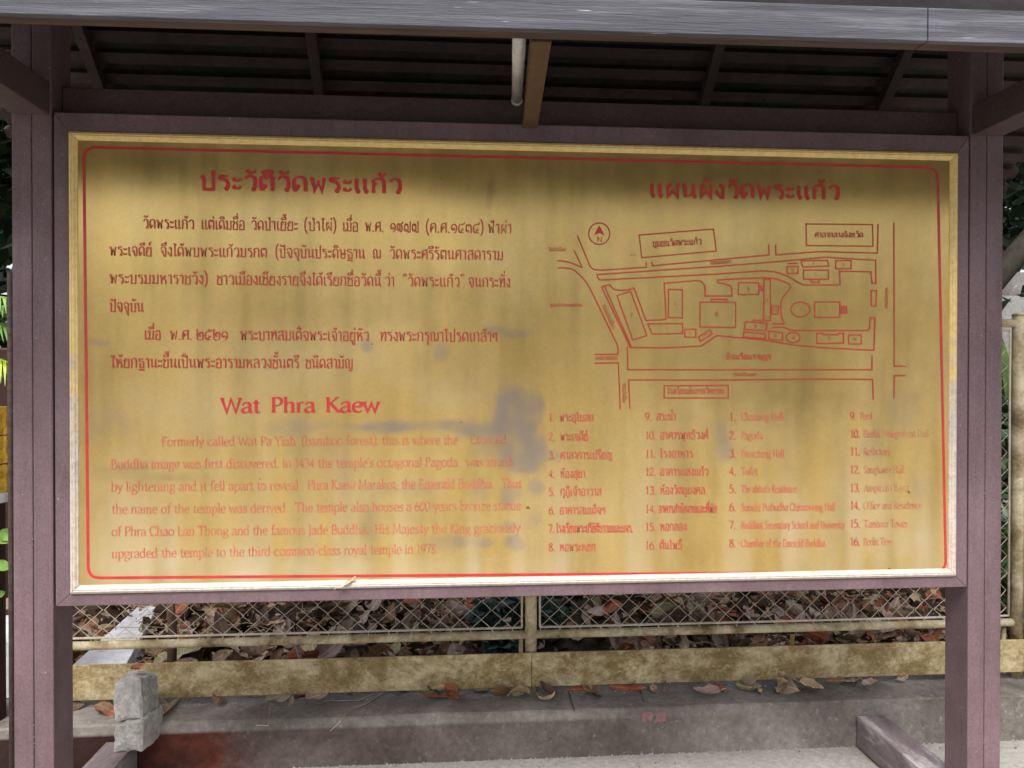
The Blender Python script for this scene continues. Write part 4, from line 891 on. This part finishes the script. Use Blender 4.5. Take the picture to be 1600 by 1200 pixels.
for k in range(38):
    x = rl.uniform(-1.55, 1.75); y = rl.uniform(0.615, 0.70)
    me = LMESH[rl.randrange(8), rl.choices(range(7), WTS)[0]]; o = bpy.data.objects.new('fallen_leaf', me); col.objects.link(o)
    o.location = (x, y, kerb_z+rl.uniform(0.014, 0.034)); o.rotation_euler = (rl.uniform(0.0, 1.0), rl.uniform(-0.5, 0.5), rl.uniform(0, 6.28)); s = rl.uniform(0.45, 0.85); o.scale = (s, s, s)
    tag(o, 'dead leaf on the back of the kerb, half hidden under the beige band', 'leaf', 'dead leaves lying under the band on the kerb')
# individual leaves lying on the kerb
def one_leaf(px, py, L, Wd, curl, fold, mi, rz, label, tilt=(0.1, 0.1), z=None, seed=3, twist=0.0, cat='leaf'):
    z = kerb_z if z is None else z; p = Pz(px, py, z)
    vs, fs = leaf_geo(L, Wd, curl, fold, seed, 9, twist=twist); mb = MB(); mb.add(vs, fs); o = mb.build('fallen_leaf', LM[mi], smooth=True)
    o.location = p + Vector((0, 0, 0.006+Wd*0.25*fold)); o.rotation_euler = (*tilt, rz); tag(o, label, cat); return o
one_leaf(690, 1092, 0.165, 0.0135, 0.5, 0.3, 3, 0.25, 'long narrow orange leaf lying flat on the kerb left of the middle fence post')
one_leaf(852, 1098, 0.085, 0.014, 2.4, 0.8, 2, 0.35, 'small yellow curled leaf on the kerb just right of the middle fence post', twist=1.2)
one_leaf(1017, 1080, 0.075, 0.032, 0.8, 0.4, 2, 1.3, 'pale tan spotted leaf poking out below the band above the red paint marks', tilt=(0.8, 0))
one_leaf(1108, 1090, 0.10, 0.035, 1.2, 0.8, 5, 2.8, 'wrinkled pinkish brown leaf alone on the kerb right of the red paint marks', twist=0.8)
one_leaf(1166, 1077, 0.10, 0.028, 1.1, 0.5, 6, -0.5, 'pale yellow green leaf under the band, nearest left of a torn tan leaf', tilt=(0.6, 0))
one_leaf(1186, 1083, 0.05, 0.018, 0.6, 0.4, 2, 0.9, 'torn tan leaf scrap standing up under the band by the yellow green leaf', tilt=(0.9, 0.3))
one_leaf(1225, 1078, 0.07, 0.03, 0.8, 0.3, 2, 0.2, 'square looking olive tan leaf left of a folded tan leaf under the band', tilt=(0.8, 0))
one_leaf(1263, 1078, 0.09, 0.030, 0.9, 0.9, 2, -0.4, 'folded light tan leaf under the band left of the right hand purple foot', tilt=(0.4, 0.2))
one_leaf(908, 1080, 0.10, 0.032, 0.3, 0.2, 3, 0.1, 'rusty brown leaf hanging flat below the band right of the middle post', tilt=(1.0, 0))
one_leaf(975, 1078, 0.14, 0.026, 0.5, 0.3, 3, -0.3, 'long dark rust leaf below the band with its stalk over the kerb', tilt=(0.6, 0))
one_leaf(672, 1082, 0.085, 0.038, 0.9, 0.5, 6, 0.3, 'rounded olive brown leaf below the band above the long orange leaf', tilt=(0.9, 0))
one_leaf(470, 1086, 0.10, 0.032, 1.0, 0.5, 3, 0.5, 'rust red leaf curling over the back of the kerb below the band', tilt=(0.5, 0.2))
one_leaf(505, 1080, 0.10, 0.035, 1.1, 0.5, 1, -0.2, 'greyish leaf with pale edge below the band beside a rust red leaf', tilt=(0.7, 0))
one_leaf(555, 1082, 0.09, 0.033, 0.8, 0.5, 0, 0.6, 'brown rounded leaf lying under the band beside thin dry stalks', tilt=(0.7, 0))
one_leaf(625, 1082, 0.09, 0.030, 1.5, 0.7, 2, 0.9, 'tan brown twisted leaf under the band beside thin dry stalks', tilt=(0.6, 0.2), twist=1.0)
one_leaf(405, 1085, 0.10, 0.035, 0.8, 0.5, 6, 0.2, 'yellowish olive leaf at the back of the kerb below the band on the left', tilt=(0.7, 0))
one_leaf(750, 1080, 0.09, 0.03, 1.3, 0.7, 6, 0.1, 'olive and pale curled leaf below the band left of the middle fence post', tilt=(0.6, 0))
# leaf on top of the broken block, leaf stuck on the moulding
p = Py(206, 1061, blk.location.y)
vs, fs = leaf_geo(0.052, 0.018, 1.6, 0.8, 9, 7, twist=0.8); mb = MB(); mb.add(vs, fs); o = mb.build('fallen_leaf', LM[3], smooth=True)
o.location = (blk.location.x-0.015, blk.location.y+0.03, ft+0.232); o.rotation_euler = (0.25, 0, 0.5); tag(o, 'small orange brown leaf lying on top of the broken concrete block', 'leaf')
vs, fs = leaf_geo(0.055, 0.009, 0.5, 0.3, 4, 7); mb = MB(); mb.add(vs, fs); o = mb.build('fallen_leaf', LM[2], smooth=True)
pp = Py(542, 912, -0.016); o.location = pp; o.rotation_euler = (0.3, -0.55, 0.05); tag(o, 'thin dry leaf caught on the bottom moulding of the board', 'leaf')
# sticks and dry stalks
def stick(pts, r, mat, name, label, cat, n=6):
    b0 = Vector(pts[0]); mb = MB().tube([Vector(p)-b0 for p in pts], r, n); o = mb.build(name, mat, smooth=True); o.location = b0; tag(o, label, cat); return o
K = lambda px, py, dz=0.004: Pz(px, py, kerb_z) + Vector((0, 0, dz))
stick([K(252, 1120, .012), K(268, 1108, .016), K(281, 1097, .014)], [0.008, 0.010, 0.006], LM[2], 'twig', 'short thick pale stick on the kerb right of the broken block', 'stick')
stick([Py(516, 1142, KF-0.012), Py(532, 1127, KF-0.010), K(548, 1113, .010), K(575, 1100), K(612, 1080, .02)], [0.001, 0.0022, 0.0028, 0.003, 0.003], LM[1], 'dry_stalk', 'long thin curved dry stalk hanging over the kerb edge', 'stalk')
stick([K(505, 1097), K(560, 1097, .006), K(600, 1085, .02)], [0.0012, 0.0018, 0.002], LM[1], 'dry_stalk', 'thin dry stalk lying flat on the kerb beside the curved one', 'stalk')
stick([Py(400, 1133, KF-0.012), Py(419, 1134, KF-0.012), K(424, 1100, 0.03), K(433, 1081, .05)], 0.0012, LM[1], 'dry_stalk', 'kinked wiry stalk bent over the kerb edge at the left', 'stalk')
stick([K(1000, 1082, .01), K(1006, 1098)], 0.0018, LM[4], 'dry_stalk', 'short dark stalk on the kerb above the red paint marks', 'stalk')
stick([K(888, 1085, .01), K(893, 1098), Py(898, 1111, KF-0.006)], 0.0018, LM[4], 'dry_stalk', 'short dark stalk on the kerb right of the middle fence post', 'stalk')
sp_ = Py(1236, 1020, 0.82); stick([(sp_.x-0.006, 0.82, kerb_z-0.02), (sp_.x+0.006, 0.82, sp_.z+0.07)], 0.009, leaf_mat('yellow_cane', (0.3,0.2,0.03), (0.45,0.32,0.07)), 'cane', 'short yellow cane standing behind the band near the right post', 'cane', 8)
sp_ = Py(266, 1000, 0.98); stick([(sp_.x, 0.98, 0.05), (sp_.x+0.01, 0.98, sp_.z+0.02), (sp_.x-0.01, 1.0, sp_.z+0.2)], [0.02, 0.017, 0.015], LM[4], 'stump', 'dark slim stump rising from the leaves at the left end of the bank', 'stump', 9)
sp_ = Py(115, 985, 0.8)
# pale bamboo sheath standing in the leaves
vs, fs = leaf_geo(0.15, 0.017, 0.4, 0.6, 5, 8); mb = MB(); mb.add(vs, fs); o = mb.build('bamboo_sheath', LM[5], smooth=True); pp = Py(463, 1015, 0.86); o.location = pp; o.rotation_euler = (0.3, 1.15, 1.35); tag(o, 'pale bamboo sheath standing upright among the leaves at the left', 'bamboo sheath')
# broken leaf bits and crumbs filling the gaps, grit gathered along the kerb
bits = MB(); rb = random.Random(31)
def scrap(mb, x, y, z, s):
    n1 = Vector((rb.gauss(0,1), rb.gauss(0,1), rb.gauss(0,.5))).normalized(); n2 = n1.cross(Vector((rb.gauss(0,1), rb.gauss(0,1), rb.gauss(0,1)))).normalized(); n3 = n1.cross(n2)
    p = Vector((x, y, z)); mb.add([p-n1*s, p+n2*s*rb.uniform(.3,.7)+n3*s*.2, p+n1*s*rb.uniform(.6,1), p-n2*s*rb.uniform(.2,.6)+n3*s*.15, p+n3*s*.25], [(0,1,4),(1,2,4),(2,3,4),(3,0,4)])
BM = [LM[0], LM[1], LM[2], LM[3], LM[6]]
for bi in range(5):
    bits = MB()
    for k in range(1100):
        x = rb.uniform(-1.8, 2.1); y = 0.84+1.1*rb.random()**1.3
        if math.exp(-((x-0.28)/0.24)**2 - ((y-1.2)/0.3)**2) > 0.5: continue
        scrap(bits, x, y, bank_z(x, y)+rb.uniform(0.0, 0.055), rb.uniform(0.006, 0.028))
    for k in range(60): scrap(bits, rb.uniform(-1.7, 1.9), rb.uniform(0.70, 0.84), kerb_z+0.004, rb.uniform(0.003, 0.010))
    for k in range(14): scrap(bits, rb.uniform(-1.7, 1.9), rb.uniform(KF-0.10, KF-0.01), 0.004, rb.uniform(0.003, 0.008))
    tag(bits.build('leaf_crumbs', BM[bi]), 'crumbled brown leaf scraps scattered among the litter and along the kerb', 'leaf scraps', kind='stuff')
gr_ = MB()
for k in range(1300):
    if k % 3: x, y, z = rb.uniform(-1.8, 2.0), KF-0.002-0.10*rb.random()**2.5, 0.002
    else: x, y, z = rb.uniform(-1.8, 2.0), 0.86-0.2*rb.random()**1.5, kerb_z+0.002
    s = rb.uniform(0.0012, 0.0045); p = Vector((x, y, z)); gr_.add([p+Vector((-s,0,0)), p+Vector((0,-s,0)), p+Vector((s,0,0)), p+Vector((0,s,0)), p+Vector((s*.2,0,s*1.1))], [(0,1,4),(1,2,4),(2,3,4),(3,0,4)])
tag(gr_.build('grit', M['concrete_block']), 'fine grit gathered along the foot and back of the kerb', 'grit', kind='stuff')
# dry stalks in the litter
st = MB()
for k in range(90):
    x = rl.uniform(-1.7, 2.0); y = rl.uniform(0.84, 1.6); z = bank_z(x, y)+0.05; a = rl.uniform(0, 6.28); L = rl.uniform(0.08, 0.3)
    st.tube([(x, y, z), (x+L*.5*math.cos(a), y+L*.3*math.sin(a), z+rl.uniform(0, .05)), (x+L*math.cos(a), y+L*.6*math.sin(a), z+rl.uniform(-.03, .06))], 0.0016, 4)
tag(st.build('dry_twigs', LM[1]), 'thin dry twigs scattered through the leaf litter', 'twigs', kind='stuff')

# ------------------------------------------------------------------ left side: white slabs, gold ornament, red wall, palm
def green(name, c0, c1, r=0.45):
    m, nt, b, out = newmat(name); v = coords(nt); c = ramp(nt, nz(nt, v, 12, 4), [(0.3, c0), (0.7, c1)]); nt.links.new(c, b.inputs['Base Color']); b.inputs['Roughness'].default_value = r
    return m
GD = green('deep_green_leaf', (0.012,0.03,0.014), (0.035,0.075,0.03)); GL_ = green('fresh_green_leaf', (0.09,0.2,0.03), (0.2,0.34,0.06)); GY_ = green('yellow_green_leaf', (0.22,0.33,0.02), (0.4,0.5,0.05))
BARK = rough_mat('dark_bark', [(0.3, (0.016,0.013,0.010)), (0.7, (0.05,0.04,0.03))], (3,3,1), 8, 50, 0.9, 0.2, 0.8, 0.01)
s1 = Pz(-60, 1112, kerb_z+0.003); 
mb = MB(); zt = kerb_z+0.16; a = Py(-140, 1000, 0.78); b_ = Py(20.5, 1002, 0.78)
mb.box((a.x, 0.78, kerb_z+0.003), (b_.x, 1.10, b_.z)); tag(mb.build('marble_block', M['white_slab'], bevel=0.004), 'white marble block standing on the kerb end left of the left post', 'marble block')
# sloping white slab behind the fence, between the post and the litter
pa, pb = Py(118, 1024, 0.86), Py(236, 952, 1.7); pc, pd = Py(232, 1032, 0.90), Py(248, 990, 1.6)
slab = MB(); top = [Py(112, 1040, 0.86), Py(196, 1040, 0.86), Py(250, 940, 1.6), Py(224, 940, 1.6)]
slab.add([p for p in top]+[p-Vector((0,0,0.10)) for p in top], [(0,1,2,3),(7,6,5,4),(0,4,5,1),(1,5,6,2),(2,6,7,3),(3,7,4,0)])
tag(slab.build('marble_slab', M['white_slab'], bevel=0.003), 'tilted white marble slab behind the fence beside the leaf litter', 'marble slab')
# red lacquered wall and gold ornament far left
x_l = Py(24, 700, 1.6).x
tag(MB().box((x_l-6, 1.6, 0.0), (x_l, 1.75, 1.45)).build('temple_wall', M['red_wall'], bevel=0.01), 'low dark red wall at the left edge behind the board', 'wall')
orn = empty('gold_ornament', (Py(-22, 700, 0.62).x, 0.62, 0)); tag(orn, 'tiered gold ornament beside the left post', 'ornament')
oz = lambda py: Py(5, py, 0.62).z
R0 = Py(11, 700, 0.62).x - orn.location.x
def lathe(prof, n=28):
    mb = MB()
    for r, z in prof:
        for k in range(n): t = 2*math.pi*k/n; mb.v.append((r*math.cos(t), r*math.sin(t), z))
    m_ = len(prof)
    for i in range(m_-1):
        for k in range(n): mb.f.append((i*n+k, i*n+(k+1) % n, (i+1)*n+(k+1) % n, (i+1)*n+k))
    return mb
zt_, zb2 = oz(634), oz(768)
for k in range(3):
    za_ = zb2+(zt_-zb2)*k/3; zb_ = zb2+(zt_-zb2)*(k+1)/3-0.004
    lathe([(0.02, za_), (R0*0.96, za_), (R0*1.0, za_+0.02), (R0*0.93, (za_+zb_)/2), (R0*0.99, zb_-0.02), (R0*0.95, zb_), (0.02, zb_)]).build('gold_tier', M['gold_leafed'], orn, smooth=False)
lathe([(0.02, oz(784)), (R0*1.02, oz(784)), (R0*1.02, zb2-0.002), (0.02, zb2-0.002)]).build('pedestal_top', M['white_slab'], orn)
lathe([(0.02, 0.0), (R0*0.8, 0.0), (R0*0.8, oz(785)), (0.02, oz(785))]).build('pedestal', M['red_wall'], orn)
# slim brown pipe beside the left post
xp = Py(17, 700, 0.30).x
pl = MB().tube([(0,0,0), (0,0,Py(14, 425, 0.30).z)], 0.008, 12).build('standing_pipe', M['fascia_low'], smooth=True); pl.location = (xp, 0.30, 0); tag(pl, 'slim brown pipe standing close behind the left post', 'pipe')
# palm with arching fronds
def frond(mb, base, direc, L, droop, n=22, wl=0.15, mat=None, wleaf=0.010):
    base = Vector(base); d = Vector(direc).normalized(); pts = []
    p = base.copy(); 
    for i in range(n+1):
        pts.append(p.copy()); d = (d + Vector((0, 0, -droop/n))).normalized(); p = p + d*(L/n)
    for i in range(2, n+1):
        t = i/n; dd = (pts[min(n, i)]-pts[i-1]).normalized(); side = dd.cross(Vector((0,0,1))).normalized(); ll = wl*math.sin(math.pi*(0.12+0.85*t))
        for s in (-1, 1):
            tip = pts[i]+(side*s*0.8+dd*0.6+Vector((0,0,-0.45)))*ll; mid = pts[i]+(side*s*0.8+dd*0.6-Vector((0,0,0.1)))*ll*0.5; w_ = dd*wleaf*0.5
            mb.add([pts[i]-w_, pts[i]+w_, mid+w_*1.3, mid-w_*1.3, tip], [(0,1,2,3),(3,2,4)])
    return pts
def palm(name, loc, label, fr, mats, trunk_h=0.5, cat='palm'):
    root = empty(name, loc); tag(root, label, cat); MB().tube([(0,0,0), (0.01,0,trunk_h*.5), (0,0,trunk_h)], [0.03, 0.022, 0.015], 8).build('trunk', BARK, root, smooth=True)
    for i, (d, L, dr, z) in enumerate(fr):
        mb = MB(); pts = frond(mb, (0,0,z), d, L, dr); mb.tube(pts, [0.005*(1-0.7*k/len(pts)) for k in range(len(pts))], 5); mb.build('frond', mats[i % len(mats)], root)
    return root
pl0 = Py(-80, 600, 0.9)
palm('small_palm', (pl0.x, 0.9, 0.05), 'small yellow green palm with arching fronds left of the left post', [((1,-0.1,1.1),0.50,1.7,1.42),((1,0.1,1.3),0.50,2.0,1.2),((1,-0.05,0.9),0.42,1.8,1.5),((1,0.05,0.5),0.40,1.6,1.45),((1,-0.1,0.7),0.4,1.8,1.3),((0.7,-0.7,1.2),0.5,2.0,0.9),((-1,0,1),0.6,1.8,0.9),((-0.6,0.8,1),0.6,1.8,0.9),((0.8,0.4,1.3),0.6,1.8,1.0)], [GL_, GY_, GL_], 1.5)
# broad green leaves low at the left
bp = empty('leafy_plant', (Py(-20, 900, 0.55).x, 0.55, kerb_z)); tag(bp, 'plant with broad bright green leaves beside the foot of the left post', 'plant'); bp.location.z = 0.0
MB().tube([(0,0,0), (0.02,0,0.4), (0.0,0,0.66)], 0.006, 6).build('stem', GD, bp)
for k, (px, py, rz, rx) in enumerate(((6, 842, 0.1, 0.9), (2, 885, -0.4, 0.7), (-14, 860, 2.2, 0.5), (14, 836, 0.3, 1.2), (-30, 900, 2.9, 0.6), (-10, 930, 1.5, 0.7))):
    vs, fs = leaf_geo(0.085, 0.024, 0.6, 0.3, 30+k, 7); mb = MB(); mb.add(vs, fs); o = mb.build('leaf', GL_, bp, smooth=True); q = Py(px, py, 0.53); o.location = q-bp.location; o.rotation_euler = (rx, 0.2, rz)

# ------------------------------------------------------------------ right side and far background
def foliage(mb, centre, rad, n, size, seed, squash=0.8):
    r = random.Random(seed); c = Vector(centre)
    clumps = [(c+Vector((r.gauss(0,.45)*rad, r.gauss(0,.45)*rad, r.gauss(0,.4)*rad*squash)), r.uniform(.25,.5)*rad) for _ in range(max(6, n//90))]
    for _ in range(n):
        cc, cr = r.choice(clumps); v = Vector((r.gauss(0,1), r.gauss(0,1), r.gauss(0,1))).normalized()*cr*r.random()**0.4; p = cc+v
        a = Vector((r.gauss(0,1), r.gauss(0,1), r.gauss(0,.6))).normalized(); b_ = a.cross(Vector((r.gauss(0,1), r.gauss(0,1), r.gauss(0,1)))).normalized(); s = size*r.uniform(.6, 1.3)
        mb.add([p-a*s, p-a*s*.1+b_*s*.38, p+a*s, p-a*s*.1-b_*s*.38], [(0,1,2,3)])
def tree(name, x, y, zb, h, lean, crown_z, crown_r, label, n, leaf=0.09, tr=0.09, mat=None, group=None):
    root = empty(name, (x, y, zb)); tag(root, label, 'tree', group); tb = MB()
    top = Vector((lean[0], lean[1], h)); tb.tube([Vector((0,0,0)), top*0.35+Vector((.05,0,0)), top*.7, top], [tr, tr*.8, tr*.6, tr*.4], 10)
    r = random.Random(int(x*10+y)); tips = []
    for k in range(6):
        a = r.uniform(0, 6.28); b0 = top*r.uniform(.6, .95); t_ = b0+Vector((math.cos(a)*crown_r*.7, math.sin(a)*crown_r*.7, crown_r*r.uniform(.2,.6))); tb.tube([b0, (b0+t_)/2+Vector((0,0,.1)), t_], [tr*.4, tr*.25, tr*.1], 6)
    tb.build('trunk', BARK, root, smooth=True)
    cb = MB(); foliage(cb, (top.x, top.y, crown_z), crown_r, n, leaf, int(abs(x)*7+y)); cb.build('crown', mat or GD, root); return root
tree('broadleaf_tree', 3.3, 4.2, 0.5, 2.6, (0.5, 0.2), 3.0, 1.5, 'dark leaning tree beyond the fence at the right edge', 7500, 0.11, 0.10)
tree('broadleaf_tree', -4.2, 5.2, 0.5, 3.2, (0.2, 0.1), 3.6, 2.2, 'dark tree behind the red wall at the left edge', 8000, 0.15, 0.13)
tree('broadleaf_tree', 6.2, 8.2, 0.55, 3.6, (-0.2, 0.0), 4.2, 2.4, 'farther tree beyond the white house wall on the right', 3500, 0.14, 0.14)
# thick diagonal limb seen beside the right post
q0 = Py(1540, 455, 1.9); q1 = Py(1655, 320, 2.0)
lb = empty('leaning_trunk', (0,0,0)); 
dv = (q1-q0); base = q0 - dv*1.1; base.z = max(0.45, base.z)
lb.location = base; tag(lb, 'thick dark trunk leaning diagonally past the right post', 'tree')
MB().tube([Vector((0,0,0)), q0-base, q1-base, q1-base+dv*2+Vector((0,.3,.6))], [0.07,0.062,0.058,0.05], 12).build('trunk', BARK, lb, smooth=True)
cb = MB(); foliage(cb, q1-base+dv*2+Vector((0.2,.3,.8)), 0.8, 1800, 0.08, 5); cb.build('crown', GD, lb)
# tall strappy green plant, white house wall, mossy wall, low shrubs
sp = empty('strap_leaf_plant', (Py(1592, 600, 2.6).x, 2.6, 0.5)); tag(sp, 'tall plant with upright strap leaves between fence and white house wall', 'plant')
for k in range(9):
    mb = MB(); a = k*0.7; L = 1.25+0.1*(k % 3); pr = None; w_ = 0.085
    for i in range(9):
        t = i/8; p = Vector((math.cos(a)*0.28*t*t, math.sin(a)*0.28*t*t, L*t-0.2*t*t)); s = Vector((-math.sin(a*1.3+.6), math.cos(a*1.3+.6), 0))*w_*(1-t**3); mb.v += [tuple(p-s), tuple(p+s)]
        if i: mb.f.append((2*i-2, 2*i-1, 2*i+1, 2*i))
    mb.build('leaf', green('strap_leaf', (0.05,0.11,0.03), (0.12,0.2,0.05)) if k == 0 else bpy.data.materials['strap_leaf'], sp)
hw = Py(1562, 482, 5.5); tag(MB().box((hw.x-0.5, 5.5, 0.4), (hw.x+6, 5.7, Py(1580, 462, 5.5).z)).build('house_wall', M['house_wall']), 'white rendered wall seen through the fence at the right', 'wall')
tag(MB().box((hw.x-0.5, 5.85, 0.4), (hw.x+6, 6.1, Py(1580, 425, 5.85).z)).build('garden_wall', M['concrete']), 'mossy grey wall rising behind the white wall at the right', 'wall')
def shrub(px, y, zb, h, n, label, mat, seed, leaf=0.05, x=None):
    root = empty('shrub', ((Py(px, 700, y).x if x is None else x), y, zb)); tag(root, label, 'shrub'); MB().tube([(0,0,0), (0.02,0.01,h*.6)], 0.012, 6).build('stem', BARK, root)
    cb = MB(); foliage(cb, (0,0,h*.55), h*.5, n, leaf, seed, 1.0); cb.build('foliage', mat, root); return root
shrub(1585, 1.7, 0.45, 0.75, 1500, 'dark green shrub behind the right fence post', GD, 3)
shrub(1610, 1.15, 0.2, 0.6, 1000, 'low green shrub at the foot of the fence at the right edge', green('mid_green_leaf', (0.03,0.07,0.02), (0.07,0.13,0.04)), 4)
shrub(797, 0.98, 0.16, 0.34, 700, 'small dark blue green plant among the leaves left of the middle post', green('blue_green_leaf', (0.008,0.035,0.028), (0.02,0.08,0.055)), 6, 0.035)
shrub(855, 1.12, 0.18, 0.22, 200, 'small dark green sprig behind the mesh right of the middle post', GD, 8, 0.035)
wood = MB(); rw = random.Random(12)
for _ in range(11000):
    a = rw.uniform(-1.25, 1.25); R_ = rw.uniform(12, 17); p = Vector((R_*math.sin(a), R_*math.cos(a)-1, 0.4+5.5*rw.random()**0.9)); s = rw.uniform(.22, .42)
    n1 = Vector((rw.gauss(0,1), rw.gauss(0,1), rw.gauss(0,.6))).normalized(); n2 = n1.cross(Vector((rw.gauss(0,1), rw.gauss(0,1), rw.gauss(0,1)))).normalized()
    wood.add([p-n1*s, p+n2*s*.5, p+n1*s, p-n2*s*.5], [(0,1,2,3)])
tag(wood.build('far_wood', GD), 'dark wood closing the view behind the notice board', 'wood', kind='stuff')
# trees standing round the court behind the viewpoint: they cut off the low sky and show in the brassy panel
spots = [(-15,-2,'left side of the court, nearest the board'),(-14,-8,'left side of the court, second from the board'),(-10,-13,'left back corner of the court'),(-4.5,-15.5,'back of the court, left of centre'),(1.5,-16,'back of the court, at the centre'),(7.5,-15,'back of the court, right of centre'),(12.5,-10.5,'right back corner of the court'),(15,-4.5,'right side of the court, second from the board'),(15,1.5,'right side of the court, nearest the board')]
PG = green('court_tree_leaf', (0.03,0.055,0.02), (0.08,0.12,0.04))
for k, (x, y, wh) in enumerate(spots):
    hh = 0.62 if 1 < k < 7 else 1.0; tree('court_tree', x, y, 0, (4.2+0.5*(k % 3))*hh, (0.2,0), (4.6+0.4*(k % 2))*hh, (3.0+0.3*(k % 3))*(0.75 if hh < 1 else 1), 'tall broad tree on the '+wh, 1500, 0.34, 0.2, mat=PG, group='trees round the court')
